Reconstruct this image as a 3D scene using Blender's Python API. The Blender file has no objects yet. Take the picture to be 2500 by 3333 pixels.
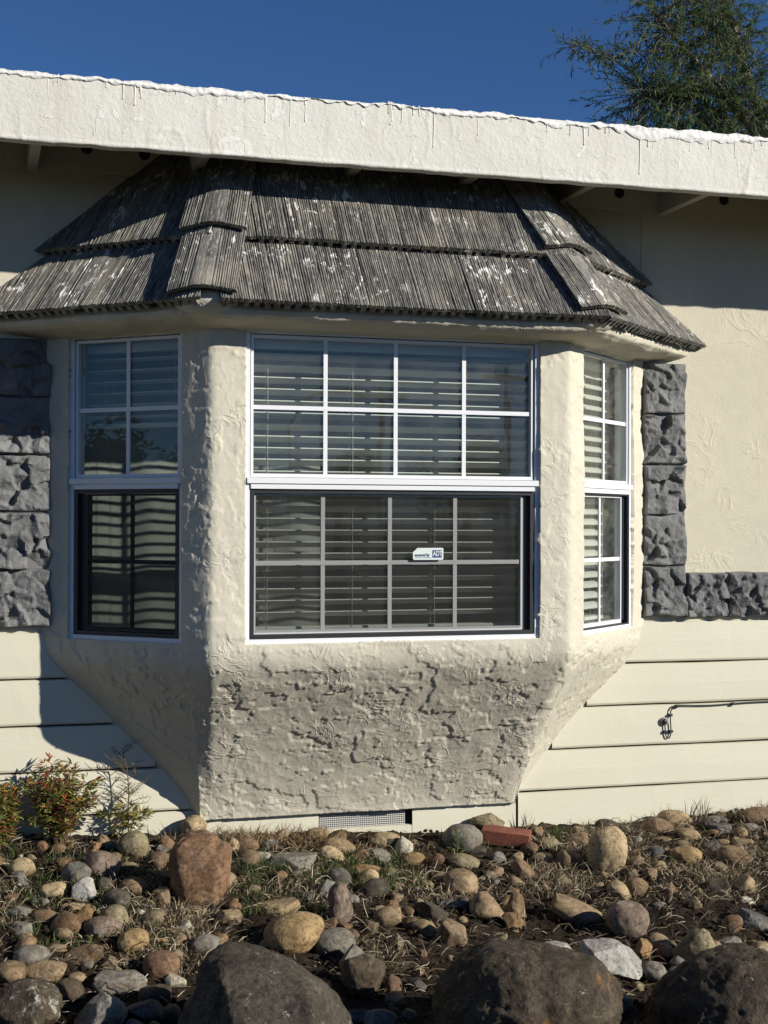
import bpy, bmesh, math, random
import numpy as np
from mathutils import Vector, Matrix

S = bpy.context.scene
COLL = S.collection
rad = math.radians

# ------------------------------------------------------------------ camera
CAM_POS = Vector((-1.6263, -5.9366, 0.4729))
YAW, PITCH, ROLL = 0.2833, 0.0071, 0.0033
fw = Vector((math.sin(YAW)*math.cos(PITCH), math.cos(YAW)*math.cos(PITCH), math.sin(PITCH)))
rt = Vector((math.cos(YAW), -math.sin(YAW), 0))
up = rt.cross(fw)
rt2 = rt*math.cos(ROLL) + up*math.sin(ROLL)
up2 = up*math.cos(ROLL) - rt*math.sin(ROLL)
cd = bpy.data.cameras.new('camera'); cam = bpy.data.objects.new('camera', cd); COLL.objects.link(cam)
cd.sensor_width = 36.0; cd.sensor_fit = 'AUTO'; cd.lens = 4620/3333*36.0
cd.clip_start = 0.05; cd.clip_end = 2000
m = Matrix((rt2, up2, -fw)).transposed().to_4x4(); m.translation = CAM_POS
cam.matrix_world = m
S.camera = cam

# ------------------------------------------------------------------ sky, sun, exposure
SUN = Vector((1.15, -1.0, 0.67)).normalized()           # towards the sun
sun_el = math.asin(SUN.z); sun_az = math.atan2(SUN.x, SUN.y)
W = bpy.data.worlds.new('World'); S.world = W; W.use_nodes = True
wn = W.node_tree.nodes; wl = W.node_tree.links
sky = wn.new('ShaderNodeTexSky'); sky.sky_type = 'NISHITA'; sky.sun_disc = False
sky.sun_elevation = sun_el; sky.sun_rotation = sun_az
sky.altitude = 0; sky.air_density = 0.75; sky.dust_density = 0.0; sky.ozone_density = 9.0
bg = wn['Background']; bg.inputs[1].default_value = 0.066
wl.new(sky.outputs[0], bg.inputs[0])
sd = bpy.data.lights.new('sun', 'SUN'); so = bpy.data.objects.new('sun', sd); COLL.objects.link(so)
sd.energy = 5.0; sd.angle = rad(0.5); sd.color = (1.0, 0.95, 0.855)
so.rotation_euler = SUN.to_track_quat('Z', 'Y').to_euler(); so.location = (8, -10, 8)
S.view_settings.view_transform = 'Standard'; S.view_settings.look = 'None'
S.view_settings.exposure = 0.31; S.view_settings.gamma = 1.0; S.view_settings.use_curve_mapping = False
S.render.engine = 'CYCLES'
S.cycles.max_bounces = 8; S.cycles.diffuse_bounces = 2; S.cycles.transparent_max_bounces = 16
S.cycles.use_denoising = True
S.cycles.caustics_reflective = False; S.cycles.caustics_refractive = False

# ------------------------------------------------------------------ noise in numpy
def _hash(ix, iy, iz, seed):
    h = (ix.astype(np.int64)*374761393 + iy.astype(np.int64)*668265263 + iz.astype(np.int64)*2147483647 + seed*974711) & 0xffffffff
    h = ((h ^ (h >> 13))*1274126177) & 0xffffffff
    h = ((h ^ (h >> 16))*2246822519) & 0xffffffff
    return ((h ^ (h >> 15)) & 0xffff)/65535.0*2-1
def vnoise(P, seed=0):
    P = np.asarray(P, float); i = np.floor(P); fr = P-i; u = fr*fr*fr*(fr*(fr*6-15)+10)
    x, y, z = i[..., 0], i[..., 1], i[..., 2]; r = 0
    for a in (0, 1):
        for b in (0, 1):
            for c in (0, 1):
                w = (u[..., 0] if a else 1-u[..., 0])*(u[..., 1] if b else 1-u[..., 1])*(u[..., 2] if c else 1-u[..., 2])
                r = r + w*_hash(x+a, y+b, z+c, seed)
    return r
def fbm(P, sc, octv=4, seed=0, gain=.5):
    P = np.asarray(P, float)*sc; a = 1.0; r = 0; n = 0
    for o in range(octv):
        r = r + a*vnoise(P + 17.3*o, seed+o); n += a; a *= gain; P = P*2.03
    return r/n
def sstep(a, b, x):
    t = np.clip((x-a)/(b-a), 0, 1); return t*t*(3-2*t)

# ------------------------------------------------------------------ mesh helpers
class MB:
    def __init__(s): s.v = []; s.f = []; s.c = []
    def add(s, vs, fs, col=None):
        o = len(s.v); s.v += [tuple(map(float, v)) for v in vs]; s.f += [tuple(i+o for i in f) for f in fs]
        if col is not None: s.c += [col]*len(vs)
    def box(s, a, b):
        (x0, y0, z0), (x1, y1, z1) = a, b
        s.add([(x0,y0,z0),(x1,y0,z0),(x1,y1,z0),(x0,y1,z0),(x0,y0,z1),(x1,y0,z1),(x1,y1,z1),(x0,y1,z1)],
              [(0,3,2,1),(4,5,6,7),(0,1,5,4),(1,2,6,5),(2,3,7,6),(3,0,4,7)])
        return s
    def tube(s, pts, rads, n=6, col=None):
        pts = [Vector(p) for p in pts]
        if not hasattr(rads, '__len__'): rads = [rads]*len(pts)
        vs = []; fs = []; ref = Vector((0.31, 0.17, 0.93))
        for i, p in enumerate(pts):
            d = (pts[min(i+1, len(pts)-1)]-pts[max(i-1, 0)]).normalized()
            a = d.cross(ref)
            if a.length < 1e-3: a = d.cross(Vector((1, 0, 0)))
            a.normalize(); b = d.cross(a)
            for k in range(n):
                t = 2*math.pi*k/n; vs.append(p + (a*math.cos(t)+b*math.sin(t))*rads[i])
        for i in range(len(pts)-1):
            for k in range(n):
                fs.append((i*n+k, i*n+(k+1) % n, (i+1)*n+(k+1) % n, (i+1)*n+k))
        fs.append(tuple(range(n-1, -1, -1))); fs.append(tuple(range((len(pts)-1)*n, len(pts)*n)))
        s.add(vs, fs, col); return s
    def grid(s, P, flip=False, mask=None):
        nu, nv = P.shape[:2]; fs = []
        for i in range(nu-1):
            for j in range(nv-1):
                if mask is not None and mask[i, j]: continue
                q = (i*nv+j, (i+1)*nv+j, (i+1)*nv+j+1, i*nv+j+1)
                fs.append(q[::-1] if flip else q)
        s.add(P.reshape(-1, 3), fs); return s
    def blade(s, base, tip, w, col, bend=0.0, side=None):
        b = Vector(base); t = Vector(tip); d = t-b
        if side is None:
            side = d.cross(Vector((random.uniform(-1, 1), random.uniform(-1, 1), random.uniform(-.3, .3))))
        sd_ = side.normalized()*w*.5
        mid = b + d*.5 + Vector((0, 0, bend*d.length)) 
        s.add([b-sd_*.8, b+sd_*.8, mid-sd_, mid+sd_, t], [(0,1,3,2),(2,3,4)], col); return s
    def mesh(s, name):
        me = bpy.data.meshes.new(name); me.from_pydata(s.v, [], s.f)
        if s.c and len(s.c) == len(s.v):
            ca = me.color_attributes.new('col', 'FLOAT_COLOR', 'POINT')
            ca.data.foreach_set('color', np.array([(c[0], c[1], c[2], 1) for c in s.c], 'f').ravel())
        me.update(); return me
    def build(s, name, mat, parent=None, smooth=False, bevel=0):
        return mk(name, s.mesh(name), mat, parent, smooth, bevel)

def mk(name, me, mat, parent=None, smooth=False, bevel=0):
    o = bpy.data.objects.new(name, me); COLL.objects.link(o)
    if mat is not None and me is not None and not me.materials: me.materials.append(mat)
    if parent is not None: o.parent = parent
    if smooth and me is not None: me.polygons.foreach_set('use_smooth', [True]*len(me.polygons))
    if bevel:
        b = o.modifiers.new('bevel', 'BEVEL'); b.width = bevel; b.segments = 2; b.limit_method = 'ANGLE'
    return o
def empty(name, loc=(0, 0, 0)):
    o = bpy.data.objects.new(name, None); COLL.objects.link(o); o.location = loc; o.empty_display_size = .1; return o
def tag(o, label=None, cat=None, group=None, kind=None):
    if label: o['label'] = label
    if cat: o['category'] = cat
    if group: o['group'] = group
    if kind: o['kind'] = kind
    return o
def gridmesh(name, P, flip=False, mask=None):
    """fast vectorised grid mesh"""
    nu, nv = P.shape[:2]
    idx = np.arange(nu*nv).reshape(nu, nv)
    q = np.stack([idx[:-1, :-1], idx[1:, :-1], idx[1:, 1:], idx[:-1, 1:]], -1)
    if flip: q = q[..., ::-1]
    q = q.reshape(-1, 4) if mask is None else q[~mask]
    used = np.zeros(nu*nv, bool); used[q.ravel()] = True
    re = np.cumsum(used)-1
    me = bpy.data.meshes.new(name); me.from_pydata(P.reshape(-1, 3)[used].tolist(), [], re[q].tolist()); me.update()
    return me
def gnormals(P):
    du = np.gradient(P, axis=0); dv = np.gradient(P, axis=1); n = np.cross(du, dv)
    return n/np.maximum(np.linalg.norm(n, axis=-1, keepdims=True), 1e-9)

# ------------------------------------------------------------------ materials
def newmat(name):
    mt = bpy.data.materials.new(name); mt.use_nodes = True
    nt = mt.node_tree; b = nt.nodes['Principled BSDF']; return mt, nt, b
def N(nt, t, **kw):
    n = nt.nodes.new(t)
    for k, v in kw.items():
        if k in n.inputs: n.inputs[k].default_value = v
        else: setattr(n, k, v)
    return n
def noise(nt, vec, scale, detail=4, rough=.55, typ='FBM', dist=0.0):
    n = nt.nodes.new('ShaderNodeTexNoise'); n.noise_type = typ
    n.inputs['Scale'].default_value = scale; n.inputs['Detail'].default_value = detail
    n.inputs['Roughness'].default_value = rough; n.inputs['Distortion'].default_value = dist
    if vec is not None: nt.links.new(vec, n.inputs['Vector'])
    return n.outputs['Fac']
def ramp(nt, fac, stops):
    r = nt.nodes.new('ShaderNodeValToRGB'); e = r.color_ramp.elements
    while len(e) < len(stops): e.new(.5)
    for el, (p, c) in zip(e, stops):
        el.position = p; el.color = (c, c, c, 1) if not hasattr(c, '__len__') else (*c, 1)
    nt.links.new(fac, r.inputs['Fac']); return r.outputs['Color']
def mixc(nt, fac, a, b, mode='MIX'):
    n = nt.nodes.new('ShaderNodeMix'); n.data_type = 'RGBA'; n.blend_type = mode
    for sock, v in ((n.inputs[0], fac), (n.inputs[6], a), (n.inputs[7], b)):
        if isinstance(v, (int, float)): sock.default_value = v
        elif isinstance(v, (tuple, list)): sock.default_value = (*v, 1)
        else: nt.links.new(v, sock)
    return n.outputs[2]
def math_(nt, op, a, b=None):
    n = nt.nodes.new('ShaderNodeMath'); n.operation = op
    for i, v in enumerate((a, b)):
        if v is None: continue
        if isinstance(v, (int, float)): n.inputs[i].default_value = v
        else: nt.links.new(v, n.inputs[i])
    return n.outputs[0]
def coords(nt, scale=(1, 1, 1), obj=True):
    tc = nt.nodes.new('ShaderNodeTexCoord'); mp = nt.nodes.new('ShaderNodeMapping')
    mp.inputs['Scale'].default_value = scale
    nt.links.new(tc.outputs['Object' if obj else 'Generated'], mp.inputs['Vector']); return mp.outputs['Vector']
def bump(nt, b, hts, chain=None):
    prev = None
    for h, st, d in hts:
        bn = nt.nodes.new('ShaderNodeBump'); bn.inputs['Strength'].default_value = st; bn.inputs['Distance'].default_value = d
        nt.links.new(h, bn.inputs['Height'])
        if prev is not None: nt.links.new(prev, bn.inputs['Normal'])
        prev = bn.outputs['Normal']
    nt.links.new(prev, b.inputs['Normal'])

def m_stucco(name, base, stain, ridge=.6, ridge_sc=9.0, d=.006, stain_amt=.5):
    mt, nt, b = newmat(name); v = coords(nt)
    n1 = noise(nt, v, 1.6, 5); n2 = noise(nt, v, 14, 6, .6); n3 = noise(nt, v, 90, 4, .6)
    c = mixc(nt, ramp(nt, n1, [(.40, 0), (.72, stain_amt)]), base, stain)
    c = mixc(nt, ramp(nt, n2, [(.35, .16), (.6, 0)]), c, tuple(x*.75 for x in stain))
    nt.links.new(c, b.inputs['Base Color']); b.inputs['Roughness'].default_value = .85
    b.inputs['Specular IOR Level'].default_value = .2
    rg = noise(nt, v, ridge_sc, 3, .6, 'FBM', .9)
    # trowel ridges: thin lines where the noise crosses a level
    ab = math_(nt, 'ABSOLUTE', math_(nt, 'SUBTRACT', rg, .5))
    line = ramp(nt, ab, [(0, 1), (.055, 0)])
    msk = ramp(nt, noise(nt, v, 4.0, 3), [(.48, 0), (.62, 1)])
    rl = math_(nt, 'MULTIPLY', line, msk)
    bump(nt, b, [(rl, ridge, d), (n2, .30, .006), (n3, .5, .0026), (noise(nt, v, 260, 3, .6), .5, .0011)])
    return mt
M = {}
M['stucco'] = m_stucco('stucco_wall', (.575, .53, .415), (.51, .47, .37), .45, 7.0, .004)
M['bay'] = m_stucco('stucco_bay', (.59, .55, .445), (.47, .44, .36), .5, 9.0, .0045)
M['eave'] = m_stucco('eave_paint', (.66, .645, .575), (.57, .55, .485), .3, 8.0, .003, .6)
mt, nt, b = newmat('fascia_paint'); v = coords(nt); vz = coords(nt, (14, 1, 1.1)); vf = coords(nt, (38, 1, 2.2))
c = mixc(nt, ramp(nt, noise(nt, v, 2.2, 5), [(.40, 0), (.70, .7)]), (.63, .615, .555), (.55, .53, .47))
c = mixc(nt, ramp(nt, noise(nt, vz, 1, 5, .6), [(.56, 0), (.74, .45)]), c, (.43, .40, .34))
c = mixc(nt, ramp(nt, noise(nt, vf, 1, 4, .6), [(.64, 0), (.74, .5)]), c, (.40, .37, .31))
c = mixc(nt, ramp(nt, noise(nt, v, 11, 6, .6, 'FBM', 1.0), [(.62, 0), (.66, .5)]), c, (.76, .75, .71))
nt.links.new(c, b.inputs['Base Color']); b.inputs['Roughness'].default_value = .7
lev = math_(nt, 'ABSOLUTE', math_(nt, 'SUBTRACT', noise(nt, v, 6, 5, .6, 'FBM', .8), .5))
bump(nt, b, [(math_(nt, 'MULTIPLY', ramp(nt, lev, [(0, 1), (.012, 0)]), ramp(nt, noise(nt, v, 3, 2), [(.54, 0), (.62, 1)])), .25, .002), (ramp(nt, noise(nt, v, 11, 6, .6, 'FBM', 1.0), [(.60, 0), (.63, 1)]), .5, .002), (noise(nt, v, 17, 5, .6), .5, .007), (noise(nt, v, 60, 6, .65), .5, .005), (noise(nt, v, 200, 3), .3, .001)])
M['fascia'] = mt
def m_paint(name, base, rough=.6, var=.12, grain=True, scale=(1, 1, 1)):
    mt, nt, b = newmat(name); v = coords(nt, scale)
    n1 = noise(nt, v, 3, 5); n2 = noise(nt, v, 40, 5, .65)
    c = mixc(nt, ramp(nt, n1, [(.35, var), (.65, 0)]), base, tuple(x*.72 for x in base))
    c = mixc(nt, ramp(nt, n2, [(.66, 0), (.76, .35)]), c, tuple(x*.6 for x in base))
    nt.links.new(c, b.inputs['Base Color']); b.inputs['Roughness'].default_value = rough
    if grain: bump(nt, b, [(n2, .3, .002), (noise(nt, v, 160, 3), .3, .0008), (ramp(nt, noise(nt, coords(nt, (5, 1, 70)), 1, 4, .6), [(.62, 0), (.70, 1)]), .25, .0012)])
    return mt
M['siding'] = m_paint('siding_paint', (.61, .58, .455), .55, .16, True, (.25, 1, 1))
M['wood_trim'] = m_paint('eave_wood_paint', (.42, .40, .33), .7, .2)
M['white'] = m_paint('window_white_metal', (.74, .75, .77), .35, .08)
M['black'] = m_paint('window_black_metal', (.018, .02, .023), .4, .1)
M['silver'] = m_paint('window_silver_muntin', (.66, .66, .65), .4, .15)
M['weathered'] = m_paint('peeling_white_paint', (.62, .60, .53), .7, .35)
M['blind'] = m_paint('blind_white', (.72, .70, .62), .5, .05, False)
M['room'] = m_paint('room_wall_paint', (.62, .60, .55), .8, .05, False)
M['shelf'] = m_paint('cream_shelf', (.50, .46, .37), .6, .05, False)
M['dark'] = m_paint('near_black', (.012, .012, .012), .8, .1, False)
M['cable'] = m_paint('cable_black', (.015, .015, .015), .45, .1, False)
M['galv'] = m_paint('galvanised_wire', (.66, .65, .60), .45, .2, False)

mt, nt, b = newmat('roof_coating_white'); v = coords(nt)
n2 = noise(nt, v, 22, 6, .6)
nt.links.new(mixc(nt, ramp(nt, noise(nt, v, 5, 5), [(.55, 0), (.75, .5)]), (.69, .685, .65), (.54, .53, .49)), b.inputs['Base Color'])
b.inputs['Roughness'].default_value = .6; bump(nt, b, [(n2, .6, .012), (noise(nt, v, 90, 4), .3, .003)]); M['coat'] = mt

# rock-faced stone trim
mt, nt, b = newmat('dark_rockface_stone'); v = coords(nt)
n1 = noise(nt, v, 9, 6, .65); n2 = noise(nt, v, 60, 6, .7)
c = mixc(nt, ramp(nt, n1, [(.34, 0), (.66, 1)]), (.075, .076, .078), (.18, .18, .178))
c = mixc(nt, ramp(nt, n2, [(.54, 0), (.70, .6)]), c, (.28, .28, .275))
oi = nt.nodes.new('ShaderNodeObjectInfo'); c = mixc(nt, ramp(nt, oi.outputs['Random'], [(0, 0), (1, .35)]), c, (.22, .22, .215))
nt.links.new(c, b.inputs['Base Color']); b.inputs['Roughness'].default_value = .85
bump(nt, b, [(n1, .4, .015), (n2, .8, .007), (noise(nt, v, 170, 4, .7), .6, .002)]); M['stone'] = mt
M['mortar'] = m_paint('grey_mortar', (.16, .16, .155), .9, .3)

# ribbed roof tile: streaks run up the slope (local y)
mt, nt, b = newmat('weathered_ribbed_tile')
tc = nt.nodes.new('ShaderNodeTexCoord'); oi = nt.nodes.new('ShaderNodeObjectInfo')
off = nt.nodes.new('ShaderNodeVectorMath'); off.operation = 'MULTIPLY_ADD'
cmb = nt.nodes.new('ShaderNodeCombineXYZ')
for i in range(3): nt.links.new(oi.outputs['Random'], cmb.inputs[i])
nt.links.new(cmb.outputs[0], off.inputs[0]); off.inputs[1].default_value = (37, 23, 11); nt.links.new(tc.outputs['Object'], off.inputs[2])
def mapped(sc):
    mp = nt.nodes.new('ShaderNodeMapping'); mp.inputs['Scale'].default_value = sc
    nt.links.new(off.outputs[0], mp.inputs['Vector']); return mp.outputs['Vector']
st1 = noise(nt, mapped((75, 1.6, 20)), 1, 4, .6); st2 = noise(nt, mapped((190, 22, 60)), 1, 5, .7)
blot = noise(nt, mapped((9, 5, 9)), 1, 5, .6); sp = noise(nt, mapped((26, 11, 26)), 1, 5, .62, 'FBM', 1.2); sp2 = noise(nt, mapped((90, 40, 90)), 1, 3)
c = mixc(nt, ramp(nt, st1, [(.30, 0), (.68, 1)]), (.04, .038, .035), (.21, .20, .175))
c = mixc(nt, ramp(nt, st2, [(.52, 0), (.66, .8)]), c, (.46, .44, .385))
c = mixc(nt, ramp(nt, blot, [(.48, 0), (.68, .75)]), c, (.34, .31, .25))
spl = math_(nt, 'MULTIPLY', ramp(nt, sp, [(.585, 0), (.61, 1)]), ramp(nt, noise(nt, mapped((3.2, 3.2, 3.2)), 1, 2), [(.46, 0), (.56, 1)]))
c = mixc(nt, spl, c, (.78, .76, .70))
c = mixc(nt, ramp(nt, sp2, [(.72, 0), (.75, .8)]), c, (.6, .58, .52))
nt.links.new(c, b.inputs['Base Color']); b.inputs['Roughness'].default_value = .9
bump(nt, b, [(st2, .6, .004), (noise(nt, mapped((240, 240, 240)), 1, 3), .4, .0015)]); M['tile'] = mt

# glass: thin pane, mirror part by Fresnel, the rest passes
mt, nt, b = newmat('window_glass'); nt.nodes.remove(b); outn = nt.nodes['Material Output']
ge = nt.nodes.new('ShaderNodeNewGeometry'); dt = nt.nodes.new('ShaderNodeVectorMath'); dt.operation = 'DOT_PRODUCT'
nt.links.new(ge.outputs['Incoming'], dt.inputs[0]); nt.links.new(ge.outputs['Normal'], dt.inputs[1])
fr1 = math_(nt, 'POWER', math_(nt, 'SUBTRACT', 1.0, math_(nt, 'ABSOLUTE', dt.outputs['Value'])), 5.0)
fr_fac = math_(nt, 'ADD', math_(nt, 'MULTIPLY', fr1, .95), .036)      # Schlick, the same from both sides
gl = N(nt, 'ShaderNodeBsdfGlossy', Roughness=.004); gl.inputs['Color'].default_value = (1, 1, 1, 1)
tr = N(nt, 'ShaderNodeBsdfTransparent'); tr.inputs['Color'].default_value = (.90, .93, .92, 1)
v = coords(nt); bn = nt.nodes.new('ShaderNodeBump'); bn.inputs['Strength'].default_value = .03; bn.inputs['Distance'].default_value = .01
nt.links.new(noise(nt, v, 4, 2), bn.inputs['Height']); nt.links.new(bn.outputs[0], gl.inputs['Normal'])
df = N(nt, 'ShaderNodeBsdfDiffuse'); df.inputs['Color'].default_value = (.6, .6, .55, 1)
mx = nt.nodes.new('ShaderNodeMixShader'); nt.links.new(fr_fac, mx.inputs[0]); nt.links.new(tr.outputs[0], mx.inputs[1]); nt.links.new(gl.outputs[0], mx.inputs[2])
mx2 = nt.nodes.new('ShaderNodeMixShader')   # a thin film of dust
nt.links.new(ramp(nt, noise(nt, v, 7, 6, .65), [(.35, .016), (.75, .050)]), mx2.inputs[0])
nt.links.new(mx.outputs[0], mx2.inputs[1]); nt.links.new(df.outputs[0], mx2.inputs[2]); nt.links.new(mx2.outputs[0], outn.inputs[0]); M['glass'] = mt

mt, nt, b = newmat('insect_screen'); nt.nodes.remove(b); outn = nt.nodes['Material Output']
tr = N(nt, 'ShaderNodeBsdfTransparent'); df = N(nt, 'ShaderNodeBsdfDiffuse'); df.inputs['Color'].default_value = (.025, .025, .025, 1)
mx = nt.nodes.new('ShaderNodeMixShader'); mx.inputs[0].default_value = .20
nt.links.new(tr.outputs[0], mx.inputs[1]); nt.links.new(df.outputs[0], mx.inputs[2]); nt.links.new(mx.outputs[0], outn.inputs[0]); M['screen'] = mt

mt, nt, b = newmat('sheer_curtain_cloth'); b.inputs['Base Color'].default_value = (.46, .455, .41, 1); b.inputs['Roughness'].default_value = .9
outn = nt.nodes['Material Output']; tl = N(nt, 'ShaderNodeBsdfTranslucent'); tl.inputs['Color'].default_value = (.46, .455, .41, 1)
mx = nt.nodes.new('ShaderNodeMixShader'); mx.inputs[0].default_value = .45
nt.links.new(b.outputs[0], mx.inputs[1]); nt.links.new(tl.outputs[0], mx.inputs[2]); nt.links.new(mx.outputs[0], outn.inputs[0]); M['curtain'] = mt

# rocks: own colour from the object, with mottling, veins and lichen
def m_rock(name, lichen=0.0, mott=1.0, stain=None, rough=1.0):
    mt, nt, b = newmat(name); v0 = coords(nt); oi = nt.nodes.new('ShaderNodeObjectInfo')
    off = nt.nodes.new('ShaderNodeVectorMath'); off.operation = 'ADD'; cmb = nt.nodes.new('ShaderNodeCombineXYZ')
    mr = math_(nt, 'MULTIPLY', oi.outputs['Random'], 40.0)
    for i in range(3): nt.links.new(mr, cmb.inputs[i])
    nt.links.new(v0, off.inputs[0]); nt.links.new(cmb.outputs[0], off.inputs[1]); v = off.outputs[0]
    n1 = noise(nt, v, 9, 6, .6, 'FBM', .6); n2 = noise(nt, v, 70, 6, .7); n3 = noise(nt, v, 16, 5, .6, 'FBM', 1.5); n4 = noise(nt, v, 230, 3)
    base = oi.outputs['Color']
    dk = mixc(nt, 1.0, base, (.45, .42, .42), 'MULTIPLY'); lt = mixc(nt, .30*mott, base, (.50, .45, .36))
    c = mixc(nt, ramp(nt, n1, [(.33, 0), (.62, 1)]), dk, base)
    c = mixc(nt, ramp(nt, n3, [(.55, 0), (.72, .8*mott)]), c, lt)
    c = mixc(nt, ramp(nt, n2, [(.38, .85), (.50, 0)]), c, mixc(nt, 1.0, base, (.3, .28, .26), 'MULTIPLY'))
    c = mixc(nt, ramp(nt, n4, [(.71, 0), (.75, .4)]), c, (.42, .40, .34))
    vl = math_(nt, 'ABSOLUTE', math_(nt, 'SUBTRACT', noise(nt, v, 6.5, 5, .6, 'FBM', 1.2), .5))
    c = mixc(nt, ramp(nt, vl, [(0, .6), (.012, 0)]), c, mixc(nt, 1.0, base, (.35, .32, .3), 'MULTIPLY'))
    if stain: c = mixc(nt, ramp(nt, noise(nt, v0, 4.5, 4, .6, 'FBM', .8), [(.60, 0), (.68, .85)]), c, stain)
    if lichen: c = mixc(nt, ramp(nt, noise(nt, v, 26, 8, .75), [(.62-lichen*.1, 0), (.68-lichen*.08, .8)]), c, (.36, .35, .29))
    nt.links.new(c, b.inputs['Base Color']); b.inputs['Roughness'].default_value = .82; b.inputs['Specular IOR Level'].default_value = .3
    bump(nt, b, [(n1, .35*rough, .014*rough), (n2, .6, .006*rough), (n4, .4, .0016)])
    return mt
M['rock'] = m_rock('river_cobble'); M['boulder'] = m_rock('lichen_boulder', .15, .6, None, 1.8); M['boulder_stain'] = m_rock('stained_boulder', .05, .6, (.22, .105, .03), 1.8)
M['crust'] = m_rock('crusted_boulder', .75, .6, None, 1.8)

mt, nt, b = newmat('garden_soil'); v = coords(nt)
n1 = noise(nt, v, 5, 6, .6); n2 = noise(nt, v, 60, 8, .75); n3 = noise(nt, v, 200, 5, .7)
c = mixc(nt, ramp(nt, n1, [(.35, 0), (.65, 1)]), (.020, .015, .011), (.058, .043, .030))
c = mixc(nt, ramp(nt, n2, [(.56, 0), (.70, .8)]), c, (.10, .08, .055)); c = mixc(nt, ramp(nt, n3, [(.68, 0), (.73, .6)]), c, (.24, .20, .145))
nt.links.new(c, b.inputs['Base Color']); b.inputs['Roughness'].default_value = .95; b.inputs['Specular IOR Level'].default_value = .1
bump(nt, b, [(n2, .9, .02), (n3, .7, .005)]); M['soil'] = mt

def m_flat(name, stops, sc, rough=.9, bmp=.4, d=.01):
    mt, nt, b = newmat(name); v = coords(nt); n1 = noise(nt, v, sc, 8, .65)
    nt.links.new(ramp(nt, n1, stops), b.inputs['Base Color']); b.inputs['Roughness'].default_value = rough
    bump(nt, b, [(noise(nt, v, sc*9, 5, .6), bmp, d)]); return mt
M['lawn'] = m_flat('dry_lawn', [(.35, (.03, .035, .016)), (.65, (.085, .072, .04))], 1.2)
M['asphalt'] = m_flat('asphalt', [(.35, (.038, .038, .038)), (.65, (.07, .068, .065))], 3.0)
M['concrete'] = m_flat('concrete', [(.35, (.17, .165, .15)), (.65, (.25, .245, .225))], 2.0)
M['bark'] = m_flat('grey_bark', [(.35, (.09, .075, .055)), (.65, (.24, .21, .16))], 9.0, .9, .8, .02)
M['pole'] = m_flat('pole_wood', [(.35, (.05, .04, .03)), (.65, (.10, .08, .06))], 6.0)
M['brick'] = m_flat('red_brick', [(.35, (.13, .038, .022)), (.65, (.24, .075, .042))], 14.0, .85, .6, .006)
def m_leaf(name, trans=.35, attr=True, col=(.1, .1, .05)):
    mt, nt, b = newmat(name); outn = nt.nodes['Material Output']; tl = nt.nodes.new('ShaderNodeBsdfTranslucent')
    if attr:
        at = nt.nodes.new('ShaderNodeAttribute'); at.attribute_name = 'col'
        nt.links.new(at.outputs['Color'], b.inputs['Base Color']); nt.links.new(at.outputs['Color'], tl.inputs['Color'])
    else:
        b.inputs['Base Color'].default_value = (*col, 1); tl.inputs['Color'].default_value = (*col, 1)
    b.inputs['Roughness'].default_value = .55; b.inputs['Specular IOR Level'].default_value = .35
    mx = nt.nodes.new('ShaderNodeMixShader'); mx.inputs[0].default_value = trans
    nt.links.new(b.outputs[0], mx.inputs[1]); nt.links.new(tl.outputs[0], mx.inputs[2]); nt.links.new(mx.outputs[0], outn.inputs[0]); return mt
M['leaf'] = m_leaf('leaf_blade'); M['straw'] = m_leaf('straw_blade', .15)
mt, nt, b = newmat('vent_clutter'); v = coords(nt, (1, 1, .6)); vo = nt.nodes.new('ShaderNodeTexVoronoi'); vo.inputs['Scale'].default_value = 32
nt.links.new(v, vo.inputs['Vector'])
c = ramp(nt, noise(nt, v, 30, 2), [(.30, (.06, .03, .02)), (.42, (.62, .60, .54)), (.50, (.10, .22, .08)), (.56, (.66, .65, .60)), (.62, (.34, .04, .03)), (.7, (.05, .06, .12))])
nt.links.new(c, b.inputs['Base Color']); M['clutter'] = mt
def m_solid(name, col, rough=.5):
    mt, nt, b = newmat(name); v = coords(nt); n1 = noise(nt, v, 60, 3)
    nt.links.new(mixc(nt, ramp(nt, n1, [(.4, 0), (.7, .15)]), col, tuple(x*.8 for x in col)), b.inputs['Base Color']); b.inputs['Roughness'].default_value = rough; return mt
M['sticker'] = m_solid('sticker_white', (.62, .68, .66)); M['blue'] = m_solid('sticker_blue', (.012, .04, .17)); M['ink'] = m_solid('sticker_ink', (.02, .07, .12))
M['lampmetal'] = m_solid('lamp_grey_metal', (.25, .25, .25))

# ------------------------------------------------------------------ ground
KN = [(-6, -.78), (-1.5, -.80), (-.36, -.868), (.47, -.905), (1.37, -.90), (2, -.87), (6, -.86)]
def terr(x, y):
    z0 = np.interp(x, [k[0] for k in KN], [k[1] for k in KN])
    return z0 + .009 + .13*y + .018*np.sin(2.3*x+1.1)*np.sin(2.9*y+.4)
GZ = -1.22
xs = np.arange(-2.6, 3.2, .012); ys = np.arange(-2.9, .06, .012)
X, Y = np.meshgrid(xs, ys, indexing='ij'); P = np.stack([X, Y, terr(X, Y)], -1)
clod = np.abs(fbm(P, 14, 4, 5))*.022 + fbm(P, 45, 3, 9)*.008 + fbm(P, 3.5, 2, 2)*.012
fade = sstep(-2.2, -2.9, Y); P[..., 2] = (P[..., 2]+clod)*(1-fade) + (GZ-.06)*fade
edge = np.maximum(sstep(-2.2, -2.6, X), sstep(2.8, 3.2, X)); P[..., 2] = P[..., 2]*(1-edge*.6)+edge*.6*(GZ-.06)
bed = mk('soil', gridmesh('soil', P), M['soil'], None, True); tag(bed, kind='structure')
g = MB(); g.box((-400, -420, GZ-.5), (400, 300, GZ)); tag(g.build('ground', M['lawn']), kind='structure')
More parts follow.
